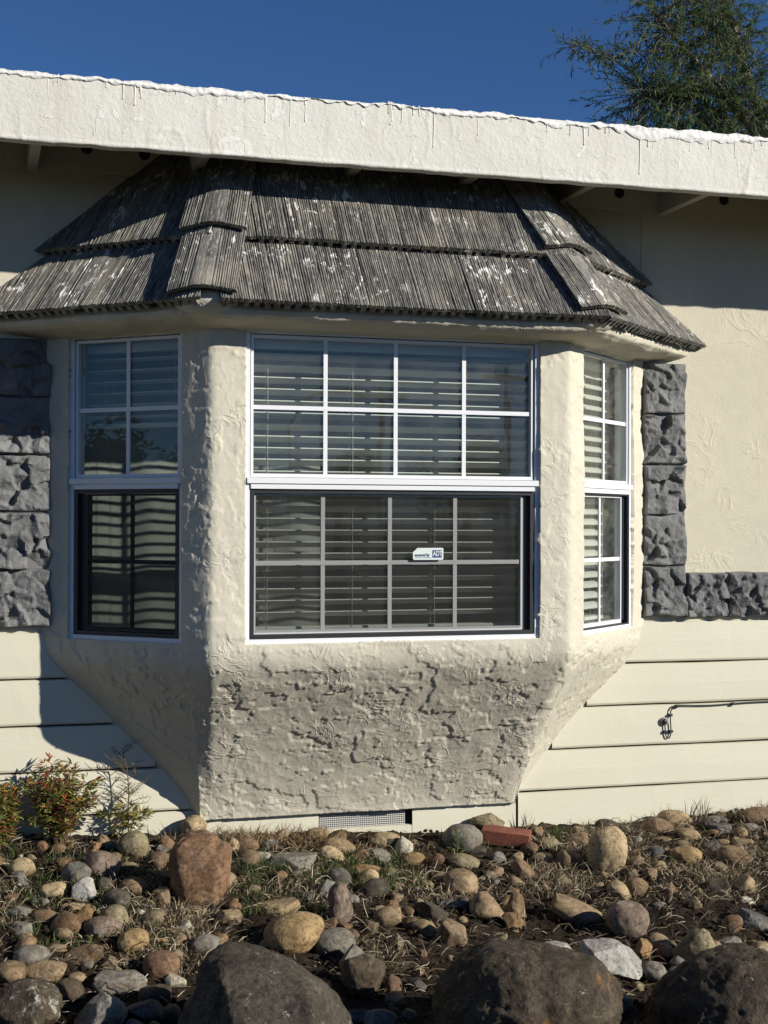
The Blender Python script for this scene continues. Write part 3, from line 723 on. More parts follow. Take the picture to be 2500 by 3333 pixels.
k = E0*math.tan(PHI/2)
CL = Vector((-CXB-k, CYB-E0, ZE)); CRr = Vector((CXB+k, CYB-E0, ZE)); TL = Vector((-XW-E0/s_, 0, ZE)); TR = Vector((XW+E0/s_, 0, ZE))
def facet_axes(a, b_):
    ax = (b_-a).normalized(); inw = Vector((0, 0, 1)).cross(ax); bx = (inw*math.cos(PIT)+Vector((0, 0, 1))*math.sin(PIT)).normalized(); return ax, bx, ax.cross(bx)
def rib_profile(xs_, rnd):
    h = np.zeros_like(xs_); x = xs_[0]
    while x < xs_[-1]:
        wd = rnd.choice([.0075, .0085, .0095, .011, .015], p=[.25, .3, .2, .15, .1]); ht = rnd.uniform(.0015, .0045)
        msk = (xs_ >= x) & (xs_ < x+wd); u_ = (xs_[msk]-x)/wd; h[msk] = ht*np.clip(1-np.abs(u_-.42)/.42, 0, 1)**.45 - .0045*(u_ > .80)
        x += wd
    return h
def tile_mesh(w, ln, rnd, n0, n1, seed):
    xs_ = np.linspace(0, w, int(w/.0017)); vs_ = np.linspace(0, ln, 9 if ln < .5 else 15); rp = rib_profile(xs_, rnd)
    X, V = np.meshgrid(xs_, vs_, indexing='ij'); Q = np.stack([X+seed, V, 0*X], -1)
    chip = np.clip(fbm(Q*np.array([1.6, .6, 1]), 60, 2, seed)-.30, 0, 1)*.008
    Hh = n0+(n1-n0)*V/ln + rp[:, None] - chip + fbm(Q, 6, 2, seed+1)*.003
    jag = np.repeat(rnd.uniform(-.0022, .0018, len(xs_)//5+1), 5)[:len(xs_)]; Vj = V + jag[:, None]*(1-V/ln)
    top = np.stack([X, Vj, Hh], -1)
    # butt end: face down, then underside
    f0 = top[:, :1].copy(); f0[..., 2] = n0-.016; f1 = top[:, :1].copy(); f1[..., 1] += .03; f1[..., 2] = n0-.0165; f2 = top[:, -1:].copy(); f2[..., 2] = n1-.014
    G = np.concatenate([f2, f1, f0, top, f2], 1)
    mb = MB(); mb.grid(G)
    x = .004+rnd.uniform(0, .01)
    while x < w-.02:     # corbels under the butt
        j = rnd.uniform(-.002, .002); mb.box((x, .001+j, n0-.043+rnd.uniform(-.003, .003)), (x+.019, .045, n0-.0162)); x += .0385+rnd.uniform(-.002, .002)
    return mb
def lay_facet(a, b_, label, courses, seed, cut_planes, starts):
    ax, bx, nx = facet_axes(a, b_); Lf = (b_-a).length; rnd = np.random.RandomState(seed)
    rot = Matrix((ax, bx, nx)).transposed().to_4x4()
    for ci in range(courses):
        v0 = ci*COURSE - .004; u = starts[ci]; TWD = .333
        while u < Lf+.6:
            w = TWD-.003
            org = a + ax*u + bx*(v0+rnd.uniform(-.004, .004))
            mb = tile_mesh(w, (COURSE+.05 if ci < courses-1 else .70), rnd, .056+rnd.uniform(-.003, .003), .014, seed*7+ci*13+int(u*10))
            me_ = mb.mesh('roof_tile'); mw = rot.copy(); mw.translation = org
            bm = bmesh.new(); bm.from_mesh(me_); inv = mw.inverted()
            for co, no in cut_planes:
                lc = inv @ co; lnv = (inv.to_3x3() @ no).normalized()
                bmesh.ops.bisect_plane(bm, geom=bm.verts[:]+bm.edges[:]+bm.faces[:], plane_co=lc, plane_no=lnv, clear_outer=True)
            if len(bm.faces) > 20:
                bm.to_mesh(me_); me_.update()
                o = mk('roof_tile', me_, M['tile'], cov); o.matrix_local = mw
            bm.free(); u += TWD
def hip_plane(corner, sgn, keep):
    # vertical plane through the hip line; bisector direction inwards
    d = Vector((-sgn*(-1)*math.sin(PHI/2), math.cos(PHI/2), 0)) 
    n_ = Vector((math.cos(PHI/2), -d.x/max(1e-6, 1)*0, 0))
    n_ = Vector((d.y, -d.x, 0))
    return (corner, n_ if keep > 0 else -n_)
dL = Vector((math.sin(PHI/2), math.cos(PHI/2), 0)); dR = Vector((-math.sin(PHI/2), math.cos(PHI/2), 0))
nL = Vector((dL.y, -dL.x, 0)); nR = Vector((dR.y, -dR.x, 0))
wallp = (Vector((0, -.004, 0)), Vector((0, 1, 0))); deckp = (Vector((0, 0, 2.068)), Vector((0, 0, 1)))
lay_facet(CL, CRr, 'front', 2, 5, [(CL, -nL), (CRr, nR), wallp, deckp], [.06, -.10, .06])
lay_facet(TL, CL, 'left', 2, 6, [(CL, nL), wallp, deckp], [-.13, .02, -.13])
lay_facet(CRr, TR, 'right', 2, 7, [(CRr, -nR), wallp, deckp], [-.06, -.22, -.06])
# hip caps
def hips(corner, d, axF, axS, seed):
    rnd = np.random.RandomState(seed); hv = (d*(1/math.cos(PHI/2)) + Vector((0, 0, TANP))).normalized()   # up the hip
    for ci in range(2):
        base = corner + hv*(ci*(COURSE*math.sin(PIT)*math.sqrt(TANP**2+1/math.cos(PHI/2)**2)/TANP) + .035)
        ln = .40 if ci == 0 else .80; half = .112
        side = [];
        for axx, nn in (axS, axF):
            wdir = axx - hv*axx.dot(hv); wdir.normalize(); side.append((wdir, nn))
        wS, nS = side[0]; wF, nF = side[1]; crest = (nS+nF).normalized()
        nprof = 150; tt = np.linspace(-half, half, nprof); rp = rib_profile(tt-tt[0], rnd); rp[np.abs(tt) < .022] = .003
        vs_ = np.linspace(0, ln, 9); G = np.zeros((nprof, len(vs_)+3, 3))
        def pos(q, v, hgt):
            a = abs(q); soft = math.sqrt(a*a+.012**2)-.0
            wd = (wS if q < 0 else wF); nn = (nS if q < 0 else nF); bl = min(1, a/.03); nrm_ = (crest*(1-bl)+nn*bl).normalized()
            return base + hv*v + wd*(a) + nrm_*hgt - crest*(soft-a)*.6
        for i, q in enumerate(tt):
            j0 = rnd.uniform(-.003, .003)
            for j, v in enumerate(vs_):
                hgt = .086-.036*min(1, v/.4) + rp[i] + float(rnd.uniform(-.0006, .0006)); G[i, j+2] = pos(q, v+(j0 if j == 0 else 0), hgt)
            G[i, 1] = pos(q, 0, .086-.016); G[i, 0] = pos(q, ln*.8, .040); G[i, -1] = pos(q, ln, .03)
        # local frame so the streaks follow the hip
        rot = Matrix((wF, hv, wF.cross(hv))).transposed().to_4x4(); rot.translation = base
        inv = rot.inverted(); flat = [tuple(inv @ Vector(p)) for p in G.reshape(-1, 3)]
        me_ = gridmesh('hip_tile', np.array(flat).reshape(G.shape)); bm = bmesh.new(); bm.from_mesh(me_)
        for co, no in (deckp, wallp):
            bmesh.ops.bisect_plane(bm, geom=bm.verts[:]+bm.edges[:]+bm.faces[:], plane_co=inv @ co, plane_no=(inv.to_3x3() @ no).normalized(), clear_outer=True)
        if len(bm.faces) > 20: bm.to_mesh(me_); o = mk('hip_tile', me_, M['tile'], cov); o.matrix_local = rot
        bm.free()
for sg, cn in ((-1, CL), (1, CRr)):      # mortar bulge filling the open end of each hip
    bm = bmesh.new(); bmesh.ops.create_icosphere(bm, subdivisions=4, radius=1)
    for v_ in bm.verts:
        q = np.array([v_.co[:]]); v_.co *= 1+.12*float(fbm(q+sg, 2.5, 3, 5)[0]); v_.co = Vector((v_.co.x*.115, v_.co.y*.07, v_.co.z*.055))
    me_ = bpy.data.meshes.new('hip_mortar'); bm.to_mesh(me_); bm.free(); o = mk('hip_mortar', me_, M['bay'], cov, True); o.location = cn + Vector((sg*-.02, .062, .03)); o.rotation_euler = (0, 0, sg*PHI/2)
aF = facet_axes(CL, CRr); aL = facet_axes(TL, CL); aR = facet_axes(CRr, TR)
hips(CL, dL, (aF[0], aF[2]), (-aL[0], aL[2]), 15)
hips(CRr, dR, (aR[0], aR[2]), (-aF[0], aF[2]), 16)

# ------------------------------------------------------------------ cable on the right wall
ca = empty('coax_cable', (1.444, -.02, -.44)); tag(ca, 'thin black cable looping from a wall hole and running along the siding', 'cable')
def wp(x, z, y=-.020): return (x-1.444, y+.02, z+.44)
cp = [wp(1.446, -.452, -.02), wp(1.447, -.475), wp(1.449, -.498), wp(1.456, -.515), wp(1.466, -.518), wp(1.474, -.506), wp(1.477, -.485), wp(1.475, -.45), wp(1.474, -.42), wp(1.477, -.392), wp(1.490, -.372), wp(1.515, -.368), wp(1.60, -.372), wp(1.70, -.373), wp(1.80, -.369), wp(1.95, -.3655), wp(2.2, -.366), wp(2.7, -.366)]
pts = []
for i in range(len(cp)-1):
    p0, p1, p2_, p3 = (Vector(cp[max(0, min(len(cp)-1, i+q))]) for q in (-1, 0, 1, 2))
    for t in np.linspace(0, 1, 5, endpoint=False):
        pts.append(.5*((2*p1)+(-p0+p2_)*t+(2*p0-5*p1+4*p2_-p3)*t*t+(-p0+3*p1-3*p2_+p3)*t**3))
pts.append(Vector(cp[-1]))
mb = MB(); mb.tube(pts, .0028, 8); mb.build('wire', M['cable'], ca, True)
mb = MB(); mb.tube([p+Vector((.0048, -.001, .0005)) for p in pts[46:]], .0022, 8); mb.build('wire', M['cable'], ca, True)
for x, z in ((1.449, -.488), (1.477, -.487), (1.4745, -.412), (1.513, -.372), (1.80, -.3705), (2.25, -.367)):
    mb = MB(); mb.box((x-1.444-.009, -.006, z+.44-.006), (x-1.444+.009, .010, z+.44+.006)); mb.build('cable_clip', M['black'], ca, bevel=.0015)
gm = MB(); n = 24
gm.tube([(0, .006, 0), (0, -.003, 0)], .019, n); gm.build('grommet_ring', M['lampmetal'], ca, True)
gm = MB(); gm.tube([(0, -.001, 0), (0, -.006, 0), (0, -.010, 0)], [.0125, .012, .006], n); gm.build('rubber_boot', M['cable'], ca, True)

# ------------------------------------------------------------------ brick
br = MB(); br.box((-.105, -.048, -.031), (.105, .048, .031)); bk = bmesh.new(); me_ = br.mesh('brick'); bk.from_mesh(me_)
bmesh.ops.subdivide_edges(bk, edges=bk.edges[:], cuts=7, use_grid_fill=True); bk.to_mesh(me_); bk.free()
for v_ in me_.vertices:
    q = np.array([v_.co]); v_.co += Vector((float(fbm(q, 30, 2, 1)[0]), float(fbm(q+3, 30, 2, 2)[0]), float(fbm(q+7, 30, 2, 3)[0])))*.0025
bo = mk('brick', me_, M['brick'], None, False, .003); bo.location = (.60, -.19, -.884); bo.rotation_euler = (rad(4), rad(5), rad(-27))
tag(bo, 'single red brick lying at the foot of the wall', 'brick')

# ------------------------------------------------------------------ rocks
ROCKS = [
 ('cobble', 'round', (-0.734, -0.068, -0.789), (0.111, 0.111, 0.094), 0, (0.45, 0.344, 0.194), 'round yellowish cobble touching the cream wall behind the upright rust rock'),
 ('cobble', 'round', (-1.005, -0.275, -0.808), (0.127, 0.127, 0.121), 0, (0.263, 0.219, 0.125), 'large olive egg-shaped cobble between the leafy shrub and the rust rock'),
 ('rock', 'rust', (-0.809, -0.737, -0.808), (0.228, 0.228, 0.277), 0, (0.237, 0.138, 0.075), 'big upright rust-brown rock with jagged notched top'),
 ('cobble', 'round', (-1.143, -0.487, -0.825), (0.143, 0.139, 0.107), -15, (0.25, 0.188, 0.14), 'pinkish mauve cobble just right of the leafy shrub'),
 ('stone', 'ang', (-1.155, -0.202, -0.823), (0.081, 0.065, 0.05), 15, (0.35, 0.213, 0.1), 'orange wedge-shaped stone behind the pinkish cobble'),
 ('stone', 'round', (-1.032, -0.415, -0.855), (0.073, 0.047, 0.036), -5, (0.263, 0.219, 0.125), 'small flat olive stone under the large egg-shaped cobble'),
 ('stone', 'ang', (-0.927, -0.421, -0.842), (0.091, 0.091, 0.085), 0, (0.231, 0.156, 0.088), 'brown blocky stone squeezed left of the upright rust rock'),
 ('cobble', 'round', (-0.597, -0.217, -0.849), (0.054, 0.054, 0.077), -10, (0.45, 0.344, 0.194), 'yellow cobble peeking out right of the upright rust rock'),
 ('cobble', 'round', (-0.538, -0.186, -0.853), (0.113, 0.088, 0.068), -5, (0.231, 0.156, 0.088), 'long brown cobble lying near the wall right of the rust rock'),
 ('stone', 'ang', (-0.507, -0.311, -0.878), (0.057, 0.057, 0.051), 0, (0.475, 0.438, 0.338), 'pale greenish stone in grass right of the rust rock'),
 ('stone', 'ang', (-1.225, -0.721, -0.853), (0.088, 0.088, 0.096), 0, (0.425, 0.413, 0.369), 'blocky whitish grey stone standing below the pinkish cobble'),
 ('stone', 'round', (-1.334, -0.696, -0.857), (0.102, 0.085, 0.065), 5, (0.45, 0.344, 0.194), 'yellow dome-shaped stone left of the blocky whitish stone'),
 ('stone', 'round', (-1.147, -0.634, -0.863), (0.067, 0.067, 0.055), 0, (0.088, 0.073, 0.051), 'small round dark stone right of the blocky whitish stone'),
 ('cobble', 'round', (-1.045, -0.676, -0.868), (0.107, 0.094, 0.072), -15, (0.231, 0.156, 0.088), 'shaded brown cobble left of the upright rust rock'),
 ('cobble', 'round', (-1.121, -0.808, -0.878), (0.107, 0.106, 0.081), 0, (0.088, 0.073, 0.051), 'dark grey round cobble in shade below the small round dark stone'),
 ('stone', 'round', (-1.257, -0.824, -0.891), (0.128, 0.047, 0.036), -3, (0.45, 0.344, 0.194), 'flat yellow stone with a curved back at the left of the bed'),
 ('stone', 'ang', (-1.378, -0.766, -0.878), (0.059, 0.043, 0.033), 0, (0.237, 0.215, 0.173), 'small flat grey stone under the yellow dome-shaped stone'),
 ('stone', 'ang', (-1.46, -0.863, -0.883), (0.082, 0.064, 0.049), 0, (0.237, 0.215, 0.173), 'squared grey stone by the green weeds at the left edge'),
 ('stone', 'round', (-1.372, -0.908, -0.892), (0.1, 0.067, 0.052), -5, (0.231, 0.156, 0.088), 'low brown rounded stone right of the squared grey one at left'),
 ('stone', 'ang', (-1.251, -0.928, -0.897), (0.09, 0.078, 0.06), 30, (0.35, 0.213, 0.1), 'orange-brown angular stone tilted against the two domed cobbles'),
 ('cobble', 'round', (-1.143, -0.957, -0.897), (0.103, 0.103, 0.087), -10, (0.263, 0.219, 0.125), 'olive cobble with a crack behind the smooth mauve-brown dome'),
 ('cobble', 'round', (-1.187, -1.026, -0.911), (0.137, 0.101, 0.078), -3, (0.25, 0.188, 0.14), 'smooth mauve-brown dome-shaped cobble at the middle left of the bed'),
 ('cobble', 'round', (-1.098, -1.133, -0.933), (0.111, 0.106, 0.082), 20, (0.388, 0.269, 0.125), 'golden cobble below the smooth mauve-brown dome'),
 ('stone', 'ang', (-1.052, -0.886, -0.913), (0.058, 0.045, 0.034), 0, (0.475, 0.438, 0.338), 'little whitish stone right of the cracked olive cobble'),
 ('stone', 'round', (-1.013, -0.953, -0.915), (0.085, 0.082, 0.063), 15, (0.263, 0.219, 0.125), 'brown-olive stone under the little whitish stone'),
 ('stone', 'ang', (-0.903, -1.006, -0.937), (0.057, 0.057, 0.052), 0, (0.475, 0.438, 0.338), 'small pale angular stone in the grass below the rust rock'),
 ('stone', 'slab', (-0.86, -0.865, -0.925), (0.115, 0.081, 0.035), -2, (0.35, 0.256, 0.144), 'flat tan slab at the foot of the rust rock'),
 ('cobble', 'round', (-0.856, -1.163, -0.956), (0.109, 0.097, 0.074), 0, (0.237, 0.215, 0.173), 'grey-olive cobble at the upper left of the dark foreground boulder'),
 ('stone', 'round', (-0.933, -1.089, -0.951), (0.046, 0.046, 0.044), 0, (0.35, 0.256, 0.144), 'small tan stone left of the grey-olive cobble'),
 ('stone', 'ang', (-0.999, -1.103, -0.954), (0.045, 0.042, 0.032), 10, (0.35, 0.213, 0.1), 'small orange stone right of the golden cobble'),
 ('stone', 'ang', (-1.263, -1.203, -0.943), (0.136, 0.084, 0.064), 12, (0.231, 0.156, 0.088), 'long brown angular stone speckled with white chips at lower left'),
 ('cobble', 'round', (-1.429, -1.222, -0.932), (0.117, 0.099, 0.076), 0, (0.237, 0.215, 0.173), 'bluish grey domed cobble at lower left above two brown ones'),
 ('cobble', 'round', (-1.498, -1.333, -0.945), (0.094, 0.094, 0.079), 0, (0.231, 0.156, 0.088), 'brown cobble cut by the left edge of the picture'),
 ('cobble', 'round', (-1.394, -1.319, -0.953), (0.144, 0.091, 0.07), 3, (0.35, 0.256, 0.144), 'oblong tan-brown cobble with white chips at lower left'),
 ('cobble', 'round', (-1.027, -1.32, -0.964), (0.12, 0.12, 0.099), -5, (0.225, 0.131, 0.075), 'reddish brown faceted cobble beside the dark foreground boulder'),
 ('stone', 'slab', (-1.168, -1.401, -0.987), (0.171, 0.12, 0.06), 0, (0.237, 0.215, 0.173), 'flat grey slab in the lower left foreground'),
 ('boulder', 'boulder', (-1.454, -1.633, -0.959), (0.19, 0.19, 0.166), 0, (0.08, 0.06, 0.038), 'dark lichen-crusted boulder in the bottom left corner'),
 ('boulder', 'ang', (-1.247, -1.63, -0.995), (0.159, 0.152, 0.117), 5, (0.237, 0.215, 0.173), 'rough grey angular boulder at the bottom left, next to the lichen-crusted one'),
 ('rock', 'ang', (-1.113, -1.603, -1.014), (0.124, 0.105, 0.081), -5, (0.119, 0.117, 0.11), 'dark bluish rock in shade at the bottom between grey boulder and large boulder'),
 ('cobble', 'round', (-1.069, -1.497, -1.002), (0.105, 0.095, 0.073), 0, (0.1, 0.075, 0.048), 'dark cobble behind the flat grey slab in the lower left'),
 ('rock', 'ang', (-0.916, -1.658, -1.031), (0.117, 0.105, 0.081), 0, (0.425, 0.413, 0.369), 'light grey jagged rock in front of the dark left foreground boulder'),
 ('stone', 'ang', (-0.989, -1.391, -0.996), (0.068, 0.068, 0.058), 10, (0.475, 0.438, 0.338), 'pale grey angular stone under the reddish brown cobble'),
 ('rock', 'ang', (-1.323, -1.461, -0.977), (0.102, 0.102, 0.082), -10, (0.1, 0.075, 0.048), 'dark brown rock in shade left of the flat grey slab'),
 ('stone', 'round', (-1.031, -1.593, -1.027), (0.06, 0.06, 0.055), 0, (0.231, 0.156, 0.088), 'brown stone wedged under the dark left foreground boulder'),
 ('rock', 'ang', (-1.529, -1.592, -0.986), (0.046, 0.046, 0.077), 0, (0.237, 0.215, 0.173), 'grey rock at the very bottom left edge'),
 ('stone', 'round', (-1.34, -1.137, -0.94), (0.078, 0.044, 0.034), -5, (0.35, 0.256, 0.144), 'flat tan stone above the long brown angular one'),
 ('stone', 'slab', (-1.459, -1.003, -0.904), (0.087, 0.061, 0.05), 0, (0.237, 0.215, 0.173), 'low grey-brown flat stone at the left, above the bluish grey dome'),
 ('boulder', 'boulderL', (-0.803, -1.912, -0.943), (0.518, 0.493, 0.379), 0, (0.07, 0.058, 0.041), 'large dark boulder with a sloping right shoulder at bottom left of centre'),
 ('cobble', 'round', (-0.208, -0.07, -0.856), (0.102, 0.083, 0.064), 0, (0.35, 0.256, 0.144), 'tan domed cobble in dry grass left below the foundation vent'),
 ('cobble', 'round', (-0.149, -0.212, -0.877), (0.142, 0.095, 0.073), -15, (0.35, 0.256, 0.144), 'long tan cobble sloping right below the foundation vent'),
 ('cobble', 'round', (-0.207, -0.313, -0.89), (0.115, 0.095, 0.073), -30, (0.45, 0.344, 0.194), 'tilted yellow-green cobble in front of the long tan one'),
 ('stone', 'slab', (-0.379, -0.384, -0.892), (0.19, 0.133, 0.067), 2, (0.237, 0.215, 0.173), 'long flat grey-tan stone in green grass left of the vent'),
 ('stone', 'ang', (-0.492, -0.324, -0.881), (0.07, 0.065, 0.05), 0, (0.475, 0.438, 0.338), 'pale greenish stone at the left end of the long flat stone'),
 ('cobble', 'round', (0.061, -0.16, -0.876), (0.138, 0.101, 0.078), 0, (0.45, 0.344, 0.194), 'yellow domed cobble under the right end of the vent'),
 ('stone', 'ang', (0.074, -0.191, -0.888), (0.056, 0.056, 0.063), 0, (0.088, 0.073, 0.051), 'black crumbly lump on the yellow cobble below the vent'),
 ('stone', 'ang', (0.126, -0.235, -0.889), (0.077, 0.077, 0.087), -10, (0.475, 0.438, 0.338), 'cream pitted stone right of the black crumbly lump'),
 ('stone', 'ang', (-0.013, -0.326, -0.904), (0.104, 0.093, 0.072), 0, (0.237, 0.215, 0.173), 'squared grey-green stone below the vent'),
 ('stone', 'round', (0.127, -0.35, -0.919), (0.106, 0.085, 0.065), 15, (0.388, 0.269, 0.125), 'golden angular cobble right of the squared grey-green stone'),
 ('stone', 'ang', (-0.081, -0.304, -0.902), (0.079, 0.076, 0.058), 20, (0.231, 0.156, 0.088), 'shaded brown stone left of the squared grey-green stone'),
 ('stone', 'round', (-0.098, -0.428, -0.926), (0.127, 0.061, 0.047), -5, (0.35, 0.213, 0.1), 'flat orange-tan stone below the squared grey-green one'),
 ('stone', 'ang', (-0.112, -0.528, -0.933), (0.092, 0.086, 0.066), 30, (0.45, 0.344, 0.194), 'pale orange faceted stone under the flat orange one'),
 ('stone', 'round', (0.004, -0.464, -0.939), (0.07, 0.057, 0.044), 0, (0.263, 0.219, 0.125), 'small olive stone right of the pale orange faceted one'),
 ('cobble', 'round', (-0.124, -0.658, -0.944), (0.125, 0.105, 0.08), 18, (0.088, 0.073, 0.051), 'dark olive-grey smooth cobble in the middle of the bed'),
 ('cobble', 'peanut', (-0.325, -0.897, -0.925), (0.091, 0.091, 0.159), 12, (0.25, 0.188, 0.14), 'upright peanut-shaped pinkish tan cobble in the middle of the bed'),
 ('stone', 'cut', (-0.147, -0.918, -0.977), (0.104, 0.092, 0.071), 8, (0.35, 0.256, 0.144), 'tan half-round stone with a flat broken end'),
 ('stone', 'round', (-0.148, -0.821, -0.98), (0.053, 0.049, 0.037), 0, (0.263, 0.219, 0.125), 'small olive stone behind the half-round tan one'),
 ('cobble', 'round', (-0.549, -1.146, -0.945), (0.21, 0.187, 0.144), 5, (0.388, 0.269, 0.125), 'large golden-brown cobble left of centre, the biggest golden one'),
 ('stone', 'slab', (-0.54, -0.826, -0.942), (0.168, 0.118, 0.049), 5, (0.35, 0.256, 0.144), 'low tan stone showing through dry grass above the biggest golden cobble'),
 ('cobble', 'round', (-0.419, -1.193, -0.979), (0.149, 0.127, 0.097), 5, (0.237, 0.215, 0.173), 'grey cobble at the right of the biggest golden cobble'),
 ('rock', 'ang', (-0.379, -1.331, -0.995), (0.126, 0.126, 0.106), 5, (0.237, 0.215, 0.173), 'grey pointed rock lying in front of the grey cobble'),
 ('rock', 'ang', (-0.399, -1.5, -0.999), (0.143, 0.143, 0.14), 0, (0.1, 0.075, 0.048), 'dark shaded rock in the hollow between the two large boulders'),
 ('cobble', 'round', (0.394, -0.211, -0.878), (0.174, 0.171, 0.131), 0, (0.237, 0.215, 0.173), 'grey-green domed boulder behind a small leafy weed near the brick'),
 ('rock', 'ang', (0.56, -0.07, -0.852), (0.157, 0.114, 0.088), 0, (0.263, 0.219, 0.125), 'rough mossy brown rock against the wall behind the brick'),
 ('cobble', 'round', (0.337, -0.392, -0.932), (0.134, 0.094, 0.072), -10, (0.263, 0.219, 0.125), 'olive domed cobble below the grey-green one near the brick'),
 ('stone', 'ang', (0.435, -0.273, -0.923), (0.095, 0.069, 0.053), 0, (0.088, 0.073, 0.051), 'dark crumbly stone in front of the brick'),
 ('cobble', 'round', (0.24, -0.628, -0.95), (0.142, 0.137, 0.105), -5, (0.35, 0.256, 0.144), 'tan blocky cobble crossed by thin twig shadows right of centre'),
 ('stone', 'wedge', (0.264, -0.893, -0.987), (0.154, 0.123, 0.094), -30, (0.35, 0.256, 0.144), 'tan wedge-shaped stone lying at the edge of the bare soil'),
 ('stone', 'ang', (0.36, -0.913, -0.982), (0.082, 0.082, 0.12), 0, (0.231, 0.156, 0.088), 'upright brown angular stone right of the tan wedge'),
 ('stone', 'slab', (0.038, -0.886, -0.99), (0.143, 0.1, 0.059), -28, (0.088, 0.073, 0.051), 'dark thin slab half buried in the bare soil at centre'),
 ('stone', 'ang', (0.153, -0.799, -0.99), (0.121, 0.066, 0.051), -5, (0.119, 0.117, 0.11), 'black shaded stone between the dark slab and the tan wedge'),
 ('boulder', 'boulderR', (-0.042, -2.027, -0.969), (0.565, 0.514, 0.396), 0, (0.08, 0.06, 0.038), 'huge brown domed boulder with an orange stain in the right foreground'),
 ('rock', 'ang', (-0.457, -1.681, -1.06), (0.101, 0.064, 0.049), 5, (0.119, 0.117, 0.11), 'bluish angular rock at the bottom edge between the large boulders'),
 ('rock', 'ang', (-0.405, -1.715, -1.061), (0.106, 0.077, 0.059), 0, (0.237, 0.215, 0.173), 'grey rock at the bottom edge right of the bluish one'),
 ('stone', 'round', (-0.343, -1.651, -1.066), (0.039, 0.037, 0.029), 0, (0.1, 0.075, 0.048), 'little dark stone above the grey rock at the bottom edge'),
 ('cobble', 'round', (0.92, -0.529, -0.885), (0.167, 0.167, 0.203), -8, (0.45, 0.344, 0.194), 'tall two-toned orange and cream cobble near the wall on the right'),
 ('cobble', 'round', (1.119, -0.089, -0.888), (0.102, 0.083, 0.064), 0, (0.1, 0.075, 0.048), 'dark brown domed cobble behind the two-toned one'),
 ('cobble', 'round', (1.442, -0.108, -0.873), (0.154, 0.121, 0.093), -5, (0.35, 0.256, 0.144), 'brown rounded cobble on top of the pile against the right wall'),
 ('cobble', 'round', (1.328, -0.183, -0.887), (0.151, 0.11, 0.084), -8, (0.231, 0.156, 0.088), 'brown oblong cobble lower left in the pile against the right wall'),
 ('stone', 'round', (1.418, -0.299, -0.903), (0.114, 0.081, 0.062), -15, (0.35, 0.256, 0.144), 'tan sloping stone lower right in the pile against the right wall'),
 ('cobble', 'round', (1.819, -0.185, -0.864), (0.151, 0.112, 0.086), 8, (0.231, 0.156, 0.088), 'brown flattish cobble against the wall at the right edge'),
 ('stone', 'slab', (1.6, -0.246, -0.897), (0.109, 0.076, 0.046), 0, (0.119, 0.117, 0.11), 'flat grey stone near the wall left of the right edge cobble'),
 ('stone', 'round', (1.735, -0.279, -0.894), (0.088, 0.057, 0.044), 0, (0.237, 0.215, 0.173), 'grey stone in front of the cobble at the right edge'),
 ('stone', 'round', (0.772, -0.254, -0.914), (0.092, 0.075, 0.058), 0, (0.263, 0.219, 0.125), 'olive stone in grass right of the brick'),
 ('stone', 'round', (0.901, -0.253, -0.907), (0.109, 0.089, 0.068), 15, (0.231, 0.156, 0.088), 'brown stone left of the two-toned cobble'),
 ('cobble', 'round', (1.275, -0.544, -0.926), (0.143, 0.102, 0.078), -5, (0.388, 0.269, 0.125), 'golden cobble spotted with cream right of the two-toned one'),
 ('stone', 'round', (1.164, -0.483, -0.926), (0.077, 0.077, 0.07), 0, (0.119, 0.117, 0.11), 'round slate-blue stone between two-toned and spotted golden cobbles'),
 ('stone', 'ang', (1.12, -0.603, -0.951), (0.062, 0.062, 0.049), 0, (0.45, 0.344, 0.194), 'pale yellow chip below the round slate-blue stone'),
 ('cobble', 'round', (1.448, -0.63, -0.924), (0.145, 0.118, 0.091), -5, (0.231, 0.156, 0.088), 'brown-grey domed cobble with white specks at the right'),
 ('stone', 'slab', (1.596, -0.44, -0.917), (0.106, 0.074, 0.038), -5, (0.35, 0.256, 0.144), 'flat cream-edged stone above the brown-grey dome at the right'),
 ('stone', 'round', (1.538, -0.746, -0.951), (0.049, 0.049, 0.049), 0, (0.35, 0.256, 0.144), 'tan stone cut by the right edge of the picture'),
 ('stone', 'wedge', (0.558, -0.531, -0.957), (0.144, 0.088, 0.067), -38, (0.231, 0.156, 0.088), 'long brown stone leaning in dry grass right of centre'),
 ('stone', 'round', (0.685, -0.383, -0.939), (0.103, 0.065, 0.05), 0, (0.263, 0.219, 0.125), 'low olive stone below the brick'),
 ('stone', 'round', (0.839, -0.811, -0.981), (0.102, 0.093, 0.071), -35, (0.45, 0.344, 0.194), 'cream-yellow stone below the two-toned cobble'),
 ('cobble', 'round', (0.916, -0.8, -0.973), (0.097, 0.097, 0.078), -10, (0.231, 0.156, 0.088), 'grey-brown cracked cobble right of the cream-yellow stone'),
 ('cobble', 'cyl', (0.58, -0.969, -1.001), (0.194, 0.116, 0.089), -25, (0.35, 0.256, 0.144), 'tan cylinder-shaped cobble lying on bare soil'),
 ('cobble', 'round', (0.713, -1.145, -0.995), (0.157, 0.157, 0.14), 0, (0.25, 0.188, 0.14), 'round mauve-grey cobble with a black mossy patch'),
 ('stone', 'ang', (0.673, -1.347, -1.044), (0.066, 0.066, 0.078), 0, (0.35, 0.213, 0.1), 'small orange stone under the round mauve-grey cobble'),
 ('boulder', 'ang', (0.48, -1.491, -1.028), (0.223, 0.189, 0.145), -18, (0.425, 0.413, 0.369), 'pale grey cracked block-shaped rock in the right foreground'),
 ('rock', 'tri', (0.831, -1.427, -1.027), (0.167, 0.167, 0.144), 0, (0.263, 0.219, 0.125), 'olive triangular rock behind the right corner boulder'),
